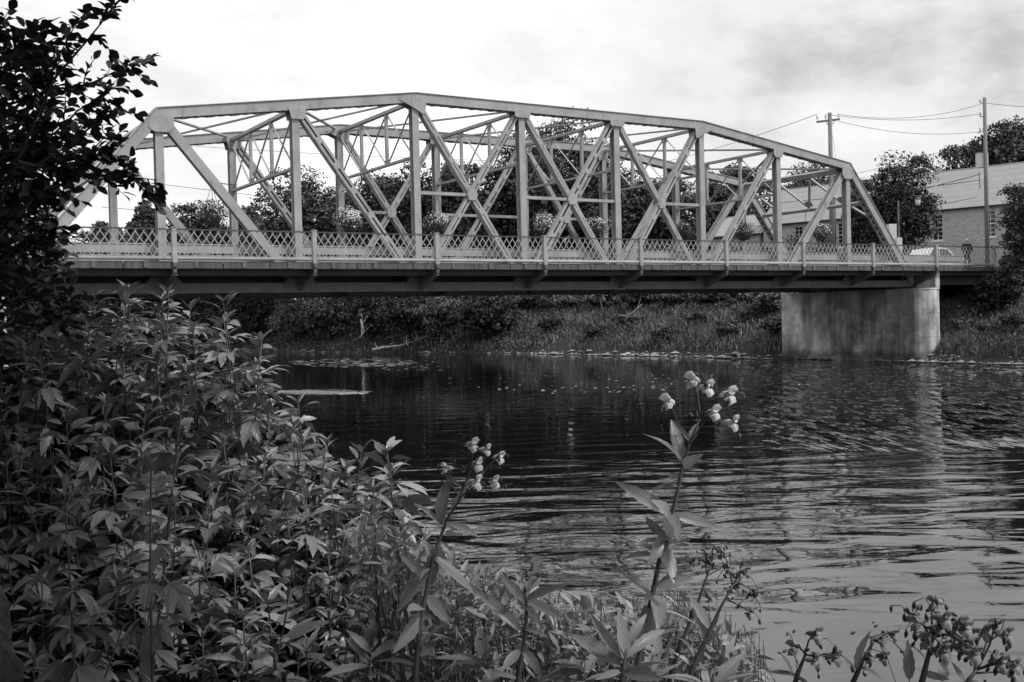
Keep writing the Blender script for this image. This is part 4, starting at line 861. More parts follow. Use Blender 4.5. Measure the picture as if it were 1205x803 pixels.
# ------------------------------------------------------------------ hanging flower baskets
BG = 'flower baskets hung along the far truss'
bl = [(250, 252, 31, 2, 'leftmost and largest basket, a ball of trailing leaves and small pale flowers'), (411, 260, 32, 3, 'flat wide basket with bright flowers and three visible wires, second from left'), (516, 262, 31, 4, 'basket of pale flowers beside the first tall near post'),
      (642, 265, 27, 5, 'round basket of bright blossoms just right of the fourth near post'), (698, 267, 27, 6, 'basket half crossed by a diagonal, in the middle X-braced panel'), (805, 270, 22, 7, 'small dark basket just left of the sixth near post'),
      (875, 272, 26, 8, 'dark leafy basket in front of the low stone wing'), (966, 273, 24, 9, 'rightmost basket, in front of the shrub by the crossarm pole')]
for (a, b, dpx, n, lab) in bl:
    d = ray(a, b); y = W-1.0; s = (y-CAM[1])/d[1]; c = CAM+d*s; r = dpx*s/1273/2
    bk_ = thing('flower_basket', lab, 'flower basket', c-np.array([0, 0, r]), BG)
    mb = MB(); mb.lathe(c-np.array([0, 0, .1]), [(.05, -r*.75), (r*.45, -r*.6), (r*.68, -r*.2), (r*.7, 0)], 12); mb.build('liner', M['basket'], bk_)
    m = 1500; q = vnorm(rng.normal(size=(m, 3))); sh_ = [(vnorm(rng.normal(size=(1, 3)))[0], rng.uniform(.1, .38)) for _ in range(7)]; lobf = lambda qq: .82+sum(np.maximum(0, qq@v_)**4*a_ for v_, a_ in sh_)
    P = c+q*r*np.array([1.08, 1.08, .8])*rng.uniform(.6, 1.08, (m, 1))*lobf(q)[:, None]; dn = rng.random(m) < .18; P[dn, 2] -= rng.uniform(0, r*.7, dn.sum()); quads('trailing_leaves', leafquads(P, vnorm(q+rng.normal(size=(m, 3))*.5), .085), M['basket_leaf'], bk_, 'stuff')
    nb = {2: 170, 3: 480, 4: 360, 5: 480, 6: 240, 7: 40, 8: 20, 9: 170}[n]; q = vnorm(rng.normal(size=(nb, 3))+np.array([0, -.3, .5])); P = c+q*r*np.array([1.1, 1.1, .82])*rng.uniform(.85, 1.1, (nb, 1))*lobf(q)[:, None]; quads('blossoms', leafquads(P, vnorm(q+rng.normal(size=(nb, 3))*.3), .085, .9), M['blossom'], bk_, 'stuff')
    hk = c+np.array([0, 0, r+.75])
    for k in range(3): an = 2.1*k+.3; mb = MB(); mb.tube([c+np.array([math.cos(an)*r*.7, math.sin(an)*r*.7, 0]), hk], .012, 4, False); mb.build('chain', M['iron'], bk_)
    mb = MB(); px_ = n*PN; mb.tube([hk, hk+np.array([0, 0, .08]), (px_, W-.24, hk[2]+.1)] if n < 9 else [hk, (c[0], W+.3, hk[2]+.1), (c[0], W+.3, 6.)], .025, 5); mb.build('bracket_arm', M['iron'], bk_)

#=== PART 3 ===
# ------------------------------------------------------------------ near leaves: unit templates, length 1 along +X, upper side +Z
def blade(Wd, rows=8, droop=.5, fold=.25, serr=0., a0=.0, ang=0., org=(0, 0, 0), L=1., pet=0., peak=.4, twist=0.):
    V = []; U = []; Fc = []; x = z = 0.; pts = []
    for i in range(rows+1):
        f = i/rows; th = a0-droop*f; pts.append((x, z)); x += L/rows*math.cos(th); z += L/rows*math.sin(th)
    for i in range(rows+1):
        f = i/rows; w = Wd/2*(math.sin(math.pi*min(1, f**(math.log(.5)/math.log(peak)))))**.85 if 0 < f < 1 else (.012 if f == 0 else 0.002)
        w *= 1+(serr if i % 2 else -serr); w = max(w, .002); tw = twist*f
        for j, sg in ((0, -1), (1, 0), (2, 1)):
            yy = sg*w; zz = abs(sg)*w*fold; yy, zz = yy*math.cos(tw)-zz*math.sin(tw)*sg*0, zz+yy*math.sin(tw)
            V.append((pts[i][0]-(serr*.25*w if sg and i % 2 else 0), yy, pts[i][1]+zz)); U.append((.5+sg*.5, f))
    for i in range(rows):
        for j in (0, 1): a = i*3+j; Fc.append((a, a+3, a+4, a+1))
    if pet:
        k = len(V); V += [(-pet, -.012, -pet*.3), (-pet, .012, -pet*.3), (0, .014, 0), (0, -.014, 0)]; U += [(.5, 0)]*4; Fc.append((k, k+3, k+2, k+1))
    c, s_ = math.cos(ang), math.sin(ang); V = [(x_*c-y_*s_+org[0], x_*s_+y_*c+org[1], z_+org[2]) for x_, y_, z_ in V]
    return V, U, Fc
def join(bl):
    V, U, Fc = [], [], []
    for v, u, f in bl: k = len(V); V += v; U += u; Fc += [tuple(i+k for i in q) for q in f]
    return V, U, Fc
def tmesh(name, T_, mt):
    V, U, Fc = T_; me = bpy.data.meshes.new(name); me.from_pydata(V, [], Fc); uv = me.uv_layers.new(name='UVMap')
    for l in me.loops: uv.data[l.index].uv = U[l.vertex_index]
    me.polygons.foreach_set('use_smooth', [True]*len(Fc)); me.materials.append(mt); me.update(); return me
weedT = [join([blade(.36, 9, .5, .25, .10, .15, 0, pet=.3), blade(.25, 7, .5, .25, .1, .1, .62, (.03, 0, 0), .78), blade(.25, 7, .6, .2, .1, .1, -.62, (.03, 0, 0), .78)]),
         join([blade(.34, 9, .9, .3, .10, .2, 0, pet=.3), blade(.26, 7, .9, .25, .1, .1, .5, (.02, 0, 0), .86), blade(.19, 7, 1., .25, .1, .1, -.55, (.02, 0, 0), .8), blade(.13, 6, .8, .2, .1, 0, 1.15, (.02, 0, 0), .5), blade(.13, 6, .8, .2, .1, 0, -1.15, (.02, 0, 0), .5)]),
         join([blade(.34, 9, .35, .3, .12, .1, 0, pet=.25), blade(.15, 6, .5, .2, .1, 0, .8, (.12, 0, 0), .5)]),
         blade(.30, 10, .7, .35, .12, .25, 0, pet=.2, twist=.5), blade(.26, 9, 1.1, .4, .10, .3, 0, pet=.25, twist=-.4)]
topT = [blade(.22, 8, .3, .5, .1, .1, 0), blade(.25, 8, .6, .45, .1, .25, 0, twist=.4)]
balsT = [blade(.25, 10, .5, .35, .07, .15, 0, pet=.1), blade(.22, 10, .8, .45, .07, .3, 0, pet=.1, twist=.35), blade(.27, 10, .15, .3, .07, .05, 0, pet=.08, twist=-.2)]
ovT = [blade(.66, 6, .35, .22, .05, .1, 0, pet=.15, peak=.5), blade(.58, 6, .7, .3, .05, .2, 0, pet=.15, peak=.48)]
WM = [tmesh('weed_leaf', t, M['leaf_weed']) for t in weedT]; TM = [tmesh('young_leaf', t, M['leaf_weed']) for t in topT]; BM_ = [tmesh('balsam_leaf', t, M['leaf_balsam']) for t in balsT]; OM = [tmesh('round_leaf', t, M['leaf_tree']) for t in ovT]
def basis(x, n):
    x = unit(x); y = np.cross(unit(n), x)
    if np.linalg.norm(y) < 1e-4: y = np.cross([.3, .5, .8], x)
    y = unit(y); z = np.cross(x, y); return np.stack([x, y, z], 1)
def put(name, me, parent, p, x, n, s, sw=1.):
    o = bpy.data.objects.new(name, me); col.objects.link(o); o.parent = parent; B = basis(x, n); q = np.asarray(p)-base_of(parent)
    o.matrix_local = Matrix(((B[0, 0]*s, B[0, 1]*s*sw, B[0, 2]*s, q[0]), (B[1, 0]*s, B[1, 1]*s*sw, B[1, 2]*s, q[1]), (B[2, 0]*s, B[2, 1]*s*sw, B[2, 2]*s, q[2]), (0, 0, 0, 1))); return o
def mass(name, temps, items, mt, parent=None, label=None, cat=None):
    """many leaves joined into one mesh; items: (template index, p, x, n, s)"""
    Vs, Us, Fs = [], [], []; k = 0
    for ti, p, x, n, s in items:
        V, U, Fc = temps[ti]; B = basis(x, n); Vs.append(np.asarray(V)@B.T*s+p); Us.append(np.asarray(U)); Fs.append(np.asarray(Fc)+k); k += len(V)
    Vs = np.concatenate(Vs); Us = np.concatenate(Us); Fs = np.concatenate(Fs); off = base_of(parent) if parent else Vs.mean(0)
    me = bpy.data.meshes.new(name); me.vertices.add(len(Vs)); me.vertices.foreach_set('co', (Vs-off).astype(np.float32).ravel()); me.loops.add(Fs.size); me.loops.foreach_set('vertex_index', Fs.astype(np.int32).ravel())
    me.polygons.add(len(Fs)); me.polygons.foreach_set('loop_start', np.arange(0, Fs.size, 4, dtype=np.int32)); me.polygons.foreach_set('loop_total', np.full(len(Fs), 4, dtype=np.int32)); me.polygons.foreach_set('use_smooth', np.ones(len(Fs), bool))
    uv = me.uv_layers.new(name='UVMap'); uv.data.foreach_set('uv', Us[Fs.ravel()].astype(np.float32).ravel()); me.materials.append(mt); me.update()
    return tag(link(name, me, parent, None if parent else off, 'stuff'), label, cat)
def curve(p0, p1, bow, n=8):
    p0, p1 = np.asarray(p0, float), np.asarray(p1, float); return [p0*(1-k)+p1*k+np.asarray(bow)*4*k*(1-k)*(.5+k*.5) for k in np.linspace(0, 1, n)]
def along(pts, f):
    f = min(max(f, 0), .9999)*(len(pts)-1); i = int(f); k = f-i; return pts[i]*(1-k)+pts[i+1]*k, unit(pts[i+1]-pts[i])
UPV = np.array([0, 0, 1.])

# ------------------------------------------------------------------ the thicket of lobed-leaf weeds on the near bank
def weed(label, px, py, D, leaf=.13, pairs=7, group='lobed-leaf weeds in the bank thicket', gap=.066):
    top = at(px, py, D); b = top+np.array([rng.normal()*.08, rng.normal()*.08, 0])+(-RH*.05); b[2] = gz(b)-.03
    if b[2] > top[2]-.4: b[2] = top[2]-.7
    t = thing('lobed_weed', label, 'weed', b, group); st = curve(b, top, rng.normal(size=3)*np.array([.05, .05, 0])); Ln = np.linalg.norm(top-b)
    mb = MB(); mb.tube(st, list(np.linspace(.005, .002, len(st))), 6); mb.build('stem', M['stem'], t)
    a = rng.uniform(0, math.pi); h = 0.
    for i in range(4+int(rng.integers(0, 2))):
        an = a+i*2*math.pi/4.6+rng.normal()*.25; p, ax = along(st, 1-.01/Ln); d = np.array([math.cos(an), math.sin(an), rng.uniform(.3, 1.1)])
        put('leaf', TM[int(rng.integers(2))], t, p, d, UPV-unit(d)*.6+rng.normal(size=3)*.2, leaf*rng.uniform(.42, .72))
    for j in range(pairs):
        h += gap*(.5+.1*j)*rng.uniform(.8, 1.2); 
        if h > Ln*.93: break
        p, ax = along(st, 1-h/Ln); grow = min(1., .62+.16*j)
        for sgn in (0, 1):
            an = a+j*math.pi/2+sgn*math.pi+rng.normal()*.3; el = .35-.2*j+rng.normal()*.22; el = max(el, -.95)
            d = np.array([math.cos(an)*math.cos(el), math.sin(an)*math.cos(el), math.sin(el)]); s = leaf*grow*rng.uniform(.8, 1.2)
            me_ = WM[int(rng.choice([2, 3, 4] if j < 1 else [0, 1, 0, 1, 1, 2, 3]))]; put('leaf', me_, t, p+d*s*.25, d, UPV+rng.normal(size=3)*.3, s)
            if j and rng.random() < .75:
                an2 = an+rng.choice([-1, 1])*rng.uniform(.6, 1.3); d2 = np.array([math.cos(an2), math.sin(an2), rng.uniform(-.2, .7)]); put('leaf', TM[int(rng.integers(2))] if rng.random() < .5 else WM[2], t, p, d2, UPV+rng.normal(size=3)*.4, s*rng.uniform(.4, .65))
    return t
hero = [(215, 462, 2.5, .17, 6, 'large weed with a spreading pale leaf crown, in the middle of the thicket crest'), (262, 352, 3.9, .15, 6, 'weed standing tallest at the right shoulder of the thicket, against the bridge girder'),
 (150, 338, 4.2, .15, 6, 'weed at the peak of the thicket below the railing'), (198, 342, 4.1, .15, 6, 'pale-topped weed just right of the thicket peak'), (455, 528, 3.3, .15, 6, 'weed at the right tip of the thicket, its drooping leaves against dark water'),
 (112, 348, 4.3, .15, 6, 'weed left of the thicket peak beneath the tree branches'), (308, 398, 3.8, .14, 6, 'weed leaning over the water beneath the far dark bushes'), (40, 372, 4.2, .15, 6, 'dim weed at the upper left edge under the tree'),
 (178, 545, 2.4, .15, 6, 'weed with a pale starry top below the large central crown'), (430, 592, 2.9, .14, 6, 'weed with spread leaves above the small white flowers'), (75, 560, 2.5, .15, 6, 'dim lobed weed at the left edge, halfway down')]
for (a, b, d, lf, pr, lab) in hero: weed(lab, a, b, d, lf*(.74 if d > 3 else .55), pr+2)
sil = [(-20, 375), (60, 362), (110, 350), (150, 342), (200, 345), (240, 360), (265, 378), (290, 408), (320, 436), (345, 466), (370, 496), (400, 520), (440, 535), (470, 560), (490, 605), (520, 655), (560, 700), (600, 725)]
def yt(px): return float(np.interp(px, [a for a, b in sil], [b for a, b in sil]))
zone = {0: 'pale-leaved weed packed along the sunlit right edge of the thicket', 1: 'weed packed in the shadowed left part of the thicket', 2: 'weed low in the middle of the thicket, half shaded'}
colw = [(45, 'at the left edge'), (95, 'under the tree branches'), (140, 'below the left end of the railing'), (185, 'below the peak of the thicket'), (230, 'in line with the first truss post'), (275, 'in line with the leftmost basket'), (320, 'below the far dark bushes'),
        (370, 'below the pale floating leaves'), (420, 'left of the drooping right tip'), (470, 'under the drooping right tip'), (520, 'behind the crowded balsam head'), (999, 'between the balsam stems')]
roww = ['cresting the thicket', 'just under the crest', 'on the upper slope', 'above mid height', 'at mid height', 'below mid height', 'on the lower slope', 'low down', 'near the bottom edge', 'cut by the bottom edge']
used_l = {}
def place(px, py, r, z):
    tone = {0: 'pale lobed weed', 1: 'shadowed lobed weed', 2: 'half-lit lobed weed'}[z]; c_ = next(w_ for a, w_ in colw if px < a); base_l = tone+' '+roww[r]+', '+c_
    k = used_l.get(base_l, 0); used_l[base_l] = k+1
    return base_l if k == 0 else tone+' '+roww[r]+' '+c_+(', right neighbour' if k == 1 else ', rightmost')
for r_i, dy in enumerate((6, 32, 62, 96, 134, 178, 226, 280, 338, 400)):
    px = -10+rng.uniform(0, 20)
    while px < 560:
        py = yt(px)+dy+rng.normal()*9
        if py < 812:
            k = (py-340)/460; D = 4.5-2.1*k+rng.normal()*.14+(.25 if px < 120 else 0); z = 1 if px < 150-.1*(py-350) or (px < 220 and py > 560) else (0 if dy < 100 else 2)
            weed(place(px, py, r_i, z), px, py, D, .122*(.7+.3*min(1, max(0, (D-2.2)/2)))*rng.uniform(.7, 1.25), 11, {0: 'weeds along the lit edge of the thicket', 1: 'weeds in the shaded left of the thicket', 2: 'weeds in the middle of the thicket'}[z])
        px += rng.uniform(32, 48)*(1.+.015*r_i)
# leaf filler behind and between the plants, with gap shade put in its colour
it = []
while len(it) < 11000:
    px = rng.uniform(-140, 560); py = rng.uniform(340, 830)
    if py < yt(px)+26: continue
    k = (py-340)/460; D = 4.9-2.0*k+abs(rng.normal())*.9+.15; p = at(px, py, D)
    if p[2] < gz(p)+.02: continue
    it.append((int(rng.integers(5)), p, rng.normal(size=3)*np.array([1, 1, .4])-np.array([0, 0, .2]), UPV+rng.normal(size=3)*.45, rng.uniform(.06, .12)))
M['leaf_under'] = leaf_material('shaded_undergrowth_leaf', .018, .55, 0, .1, island=.35)
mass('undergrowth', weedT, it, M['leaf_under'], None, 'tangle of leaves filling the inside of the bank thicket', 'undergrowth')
mb = MB()
for i in range(120):
    px = rng.uniform(-60, 560); py = yt(px)+rng.uniform(15, 260); k = (py-340)/460; D = 4.7-2.0*k+rng.uniform(-.2, .8); p = at(px, min(py, 800), D); q = p+np.array([rng.normal()*.15, rng.normal()*.15, 0]); q[2] = min(gz(q), p[2]-.3); mb.tube([q, (p+q)/2+rng.normal(size=3)*.03, p], [.006, .005, .002], 4, False)
tag(mb.build('undergrowth_stems', M['stem'], kind='stuff', loc=at(250, 600, 3.5)), 'stems of the tangled undergrowth in the bank thicket', 'undergrowth')

# ------------------------------------------------------------------ the tree at the left edge
tb = at(-58, 790, 2.75); tb[2] = gz(tb)-.1
tre = thing('overhanging_tree', 'dark round-leaved tree leaning in from the left edge, its rough trunk at the lower corner', 'tree', tb)
tk = [np.array([tb[0], tb[1], tb[2]]), at(-44, 800, 2.75), at(-80, 640, 2.8), at(-120, 420, 3.1), at(-170, 200, 3.4), at(-200, -60, 3.7), at(-190, -300, 4.)]
tk[0][:2] = tk[1][:2]+(-RH[:2]*-.02)
mb = MB(); 
fine = []
for i in range(len(tk)-1):
    for k in np.linspace(0, 1, 14, endpoint=False): fine.append(tk[i]*(1-k)+tk[i+1]*k)
n_ = 22; V_ = []; Fc = []
for i, c in enumerate(fine):
    r = .125-.05*i/len(fine)
    for k in range(n_):
        a = 2*math.pi*k/n_; rr = r*(1+.09*math.sin(a*5+i*.7)+.07*math.sin(a*9-i*1.3)+rng.normal()*.035); V_.append(c+np.array([math.cos(a)*rr, math.sin(a)*rr, 0]))
for i in range(len(fine)-1):
    for k in range(n_): Fc.append((i*n_+k, i*n_+(k+1) % n_, (i+1)*n_+(k+1) % n_, (i+1)*n_+k))
mb.add(V_, Fc, True); mb.build('trunk', M['bark'], tre)
br = [  # limbs: pixel path at D about 4.6
 [(-150, 330), (-40, 330), (20, 190), (62, 95), (105, 45), (146, -6)], [(-150, 260), (-40, 250), (20, 150), (66, 112), (112, 96), (168, 68)], [(-150, 260), (-30, 230), (40, 178), (95, 158), (142, 128)],
 [(-150, 380), (-30, 310), (40, 232), (100, 205), (145, 208), (186, 212)], [(-150, 200), (-50, 180), (-8, 110), (12, 66), (34, 33)], [(-150, 420), (-30, 340), (10, 300), (40, 284), (62, 268)],
 [(-150, 440), (-30, 390), (0, 345), (40, 326), (60, 306)], [(-150, 160), (-60, 100), (-30, 60), (2, 26)], [(-150, 420), (-40, 400), (20, 380), (60, 372), (92, 352)], [(-150, 300), (0, 260), (20, 236), (44, 240), (64, 232)],
 [(-40, 330), (10, 250), (30, 180), (50, 130), (62, 80), (92, 22)], [(-40, 260), (0, 200), (50, 170), (90, 132), (132, 104)], [(-40, 250), (0, 150), (20, 110), (40, 96), (58, 66)], [(20, 190), (60, 200), (92, 190), (126, 178)],
 [(-60, 150), (-20, 90), (8, 100), (30, 70), (44, 60)]]
leafs = []
def twig(p0, d, L_, mb, n=9):
    d = unit(d); pts = [p0]; v = d.copy()
    for i in range(5): v = unit(v+rng.normal(size=3)*.14+np.array([0, 0, -.03])); pts.append(pts[-1]+v*L_/5)
    mb.tube(pts, list(np.linspace(.0035, .0012, 6)), 4, False)
    for i in range(n):
        p, ax = along(pts, (i+.6)/n); side = unit(np.cross(ax, UPV)+1e-3)*(1 if i % 2 else -1); dd = unit(ax*.55+side*.9+rng.normal(size=3)*.3-UPV*.15)
        leafs.append((int(rng.integers(2)), p+dd*.006, dd, UPV+rng.normal(size=3)*.55, rng.uniform(.036, .056)))
    dd = v; leafs.append((0, pts[-1], dd, UPV+rng.normal(size=3)*.4, .05))
tw = MB()
for bi, path in enumerate(br):
    D0 = 4.5+rng.normal()*.25; k0 = np.array(path, float); P = [at(x, y, D0+(.0 if i else -.2)+rng.normal()*.06-.9*max(0, -x)/150) for i, (x, y) in enumerate(path)]
    mb = MB(); mb.tube(P, list(np.linspace(.011 if bi < 10 else .006, .0015, len(P))), 6, False); mb.build('limb', M['twig'], tre)
    n = 22
    for i in range(n):
        f = .12+.88*(i+.5)/n; p, ax = along(P, f)
        if toTS(p)[0] < -2.6: continue
        side = unit(rng.normal(size=3)); dd = unit(ax*.7+side*.8); twig(p, dd, rng.uniform(.07, .17)*(1.15-.5*f), tw, 6)
    twig(P[-1]-unit(P[-1]-P[-2])*.12, P[-1]-P[-2], .14, tw, 7)
# the dense heart of the crown and unseen twigs added off the frame to shade the thicket
poly2 = [(-90, 110), (-20, 120), (20, 150), (50, 150), (66, 175), (66, 215), (52, 262), (48, 300), (52, 345), (66, 372), (50, 395), (-60, 410)]
def inpoly(x, y):
    c = False; n = len(poly2)
    for i in range(n):
        (x1, y1), (x2, y2) = poly2[i], poly2[(i+1) % n]
        if (y1 > y) != (y2 > y) and x < (x2-x1)*(y-y1)/(y2-y1)+x1: c = not c
    return c
cnt = 0
while cnt < 340:
    x, y = rng.uniform(-95, 80), rng.uniform(90, 410)
    if not inpoly(x, y): continue
    cnt += 1; twig(at(x, y, rng.uniform(4.4, 5.8)), rng.normal(size=3)+RH*.5, rng.uniform(.1, .2), tw, 8)
for i in range(330):
    x, y = rng.uniform(-560, -150), rng.uniform(-420, 420); twig(at(x, y, rng.uniform(3.6, 5.2)), rng.normal(size=3), rng.uniform(.2, .4), tw, 8)
tw.build('twigs', M['twig'], tre, kind='stuff')
def scr(p):
    d = p-CAM; z = d@fw; return 602.5+F*(d@rt)/z, 401.5-F*(d@up)/z, z
vis = []
for i, l in enumerate(leafs):
    x, y, z = scr(l[1]); vis.append((0 <= x < 1205 and 0 <= y < 803, x if y > 20 else x+40))
order = sorted(range(len(leafs)), key=lambda i: -(vis[i][1] if vis[i][0] else -1e6)+.25*abs(200-scr(leafs[i][1])[1])*0)
ind = set(order[:295])
for i in order[:295]: ti, p, x, n, s = leafs[i]; put('leaf', OM[ti], tre, p, x, n, s)
mass('foliage', ovT, [l for i, l in enumerate(leafs) if i not in ind], M['leaf_tree_mass'], tre)
outT = [blade(.66, 3, .35, .22, 0, .1, 0, peak=.5), blade(.58, 3, .7, .3, 0, .2, 0, peak=.48)]
# unseen leaves added overhead and to the left, shaped to shade the thicket
bo_it = []
for i in range(36000):
    a, b_, h_ = rng.uniform(-5.5, 1.5), rng.uniform(-3.5, 5.4), rng.uniform(0, 1)
    if i % 3 == 0: a, b_ = rng.uniform(-2.4, 1.5), rng.uniform(-.6, 3.4)
    if a > -2.6: z_ = CAM[2]+1.75+h_*1.4
    else: z_ = 1.6+h_*5.2
    if b_ > 1.2 and a > 2.75-.8*b_: continue
    p = CAM+RH*a+FH*b_; p[2] = z_
    x, y, z = scr(p)
    if z > .1 and x > -45 and x < 1300 and y > -35: continue
    if z_ < gz(p)+.3: continue
    bo_it.append((int(rng.integers(2)), p, rng.normal(size=3), UPV+rng.normal(size=3)*.5, rng.uniform(.12, .2)))
for i in range(15000):  # unseen leaf mass behind the camera, added to block sky light
    p = CAM+RH*rng.uniform(-8, .3)+FH*rng.uniform(-7., -1.6); p[2] = rng.uniform(1.3, 8.)
    bo_it.append((int(rng.integers(2)), p, rng.normal(size=3), UPV*.3+rng.normal(size=3)*.8, rng.uniform(.18, .28)))
mass('shading_foliage', outT, bo_it, M['leaf_tree_mass'], tre)

# ------------------------------------------------------------------ balsam plants in flower
def lobe_mesh(name, rx, ry, rz, cup, mt, n=14, m=4):
    V = [(0, 0, 0)]; Fc = []
    for i in range(1, m+1):
        for k in range(n): a = 2*math.pi*k/n; f = i/m; V.append((rx*f*math.cos(a)*(1+.14*math.cos(4*a+1))+rx*.8, ry*f*math.sin(a)*(1+.2*math.cos(3*a)), rz*cup*f*f+.22*rx*math.sin(4*a+.6)*f*f))
    V[0] = (rx*.8, 0, 0)
    for k in range(n): Fc.append((0, 1+k, 1+(k+1) % n))
    for i in range(m-1):
        for k in range(n): a = 1+i*n+k; b = 1+i*n+(k+1) % n; Fc.append((a, a+n, b+n, b))
    me = bpy.data.meshes.new(name); me.from_pydata(V, [], Fc); me.polygons.foreach_set('use_smooth', [True]*len(Fc)); me.materials.append(mt); me.update(); return me
M['petal_shade'] = leaf_material('shaded_petal', .28, .6, .3, .3, veins=False)  # darker copy of the petal material, shade put into its colour
def sac_mesh(mt):
    mb = MB(); mb.tube([(0, 0, 0), (.08, 0, -.02), (.25, 0, -.08), (.45, 0, -.15), (.62, 0, -.19), (.72, 0, -.22), (.8, 0, -.33), (.74, 0, -.42)], [.08, .15, .2, .19, .12, .05, .025, .015], 10); return mb.mesh('flower_sac', mt)
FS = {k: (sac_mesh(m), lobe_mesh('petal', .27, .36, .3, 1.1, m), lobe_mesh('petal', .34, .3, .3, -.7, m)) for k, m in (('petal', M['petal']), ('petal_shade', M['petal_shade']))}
bm_ = MB(); bm_.tube([(0, 0, 0), (.2, 0, -.04), (.5, 0, -.12), (.8, 0, -.2), (1, 0, -.3)], [.04, .2, .26, .17, .02], 8); BUD = bm_.mesh('bud', M['stem'])
def flower(pl, p, d, s, kind='petal'):
    """an open balsam flower: sac behind, hood above, two lip petals below"""
    sac, hood, lip = FS[kind]; d = unit(d); o = put('flower', sac, pl, p, -d, UPV, s)
    def sub(me, off, x, n, k):
        q = bpy.data.objects.new('petal', me); col.objects.link(q); q.parent = o; B = basis(np.array(x, float), np.array(n, float))
        q.matrix_local = Matrix(((B[0, 0]*k, B[0, 1]*k, B[0, 2]*k, off[0]), (B[1, 0]*k, B[1, 1]*k, B[1, 2]*k, off[1]), (B[2, 0]*k, B[2, 1]*k, B[2, 2]*k, off[2]), (0, 0, 0, 1)))
    sub(hood, (.05, 0, .12), (-.25, 0, 1), (-1, 0, -.2), 1.); sub(lip, (-.02, .04, .02), (-.75, .3, -.6), (-.6, .35, .7), 1.15); sub(lip, (-.02, -.04, .02), (-.75, -.34, -.5), (-.6, -.3, .7), .95)
def balsam(label, spx, D, leaves, flowers, r0=.0046, group='balsam plants at the water edge', kind='petal', buds=8, fs=.024, extra=0, ls=.1, mtl='stem'):
    """spx: stem path in bearings from top down; leaves: (node, tip, width) ; flowers: bearings"""
    P = [at(x, y, D) for x, y in spx]; b = P[-1].copy(); b = b+(P[-1]-P[-2])*.3; b[2] = min(gz(b)-.02, P[-1][2]-.1); P.append(b)
    t = thing('balsam_plant', label, 'flowering plant', b, group)
    mb = MB(); mb.tube(P, list(np.linspace(r0*.35, r0*1.2, len(P))), 8); mb.build('stem', M[mtl], t)
    for (a, c, wd) in leaves:
        p0 = at(a[0], a[1], D); p1 = at(c[0], c[1], D+rng.normal()*.03); d = p1-p0; L_ = np.linalg.norm(d); n = -fw*.6+UPV*.6+rng.normal(size=3)*.35
        put('leaf', BM_[int(rng.integers(3))], t, p0, d, n, L_, wd)
    top = at(spx[0][0], spx[0][1], D)
    for i, fp in enumerate(flowers):
        q = at(fp[0], fp[1], D+rng.normal()*.02); base_ = top if i % 3 else along(P, .12)[0]; mid = (base_+q)/2+UPV*.006+rng.normal(size=3)*.004
        mb = MB(); mb.tube([base_, mid, q+UPV*.004, q], [.0016, .0013, .001, .0009], 5, False); mb.build('flower_stalk', M['stem'], t)
        sd_ = 1 if fp[0] > spx[0][0] else -1; flower(t, q, RH*sd_*rng.uniform(.4, 1.)-fw*rng.uniform(.3, 1.)-UPV*.1, fs*rng.uniform(.85, 1.15), kind)
        for k in range(2+int(rng.integers(0, 3))):
            e_ = q+rng.normal(size=3)*.011-UPV*.004; mb = MB(); mb.tube([q+rng.normal(size=3)*.002-unit(q-mid)*.01, (q+e_)/2+UPV*.005, e_], .0006, 4, False); mb.build('bud_stalk', M['stem'], t); put('bud', BUD, t, e_, rng.normal(size=3)*.4-UPV, UPV+RH*.3, rng.uniform(.006, .012))
    for k in range(buds):
        e_ = top+rng.normal(size=3)*.012+UPV*.008; put('bud', BUD, t, e_, rng.normal(size=3)+UPV*.2, RH, rng.uniform(.006, .011))
    for k in range(extra):
        f = rng.uniform(.25 if leaves == [] else .52, 1.); p, ax = along(P[:-1], f); an = rng.uniform(0, 6.28); el = rng.uniform(-.3, .8); d = np.array([math.cos(an)*math.cos(el), math.sin(an)*math.cos(el), math.sin(el)]); put('leaf', BM_[int(rng.integers(3))], t, p, d, UPV+rng.normal(size=3)*.3, ls*rng.uniform(.6, 1.2))
    return t
balsam('tallest balsam with five pale flowers rising in front of the dark river', [(824, 492), (812, 520), (803, 548), (798, 575), (790, 610), (778, 650), (768, 700), (755, 760), (745, 812)], 1.75,
       [((802, 547), (790, 493), 1.05), ((803, 545), (757, 508), .8), ((812, 520), (793, 494), .7), ((803, 548), (826, 535), 1.2), ((812, 522), (821, 497), .9), ((788, 605), (725, 567), .9), ((786, 610), (768, 588), 1.5), ((788, 606), (846, 620), .9), ((800, 572), (765, 576), 1), ((800, 560), (787, 562), 1.), ((784, 620), (762, 668), 1.2), ((776, 640), (795, 685), 1.3), ((772, 650), (742, 642), 1.1), ((790, 600), (800, 640), 1.2), ((770, 690), (818, 680), 1.2), ((766, 700), (728, 672), 1.), ((764, 712), (752, 760), 1.3), ((768, 700), (776, 742), 1.4)],
       [(786, 472), (815, 446), (832, 455), (858, 463), (840, 484), (862, 496)], buds=6, fs=.026, extra=16, ls=.085)
balsam('balsam with a crowded pale flower head, left of the tallest one', [(548, 568), (540, 590), (528, 608), (515, 640), (505, 680), (495, 730), (488, 812)], 1.95,
       [((520, 618), (530, 557), 1.2), ((519, 618), (487, 590), .7), ((521, 616), (566, 632), .7), ((530, 600), (556, 560), .8), ((545, 575), (520, 556), .5), ((510, 650), (508, 690), 1.4), ((512, 648), (495, 690), 1.2), ((505, 665), (468, 720), 1.2), ((515, 640), (526, 675), 1.2), ((510, 655), (560, 700), .9), ((505, 680), (470, 652), 1.), ((500, 700), (530, 735), 1.2), ((498, 720), (462, 770), 1.2)],
       [(525, 550), (556, 522), (572, 528), (588, 537), (562, 545), (560, 566), (582, 566)], buds=10, fs=.022, extra=14, ls=.08)
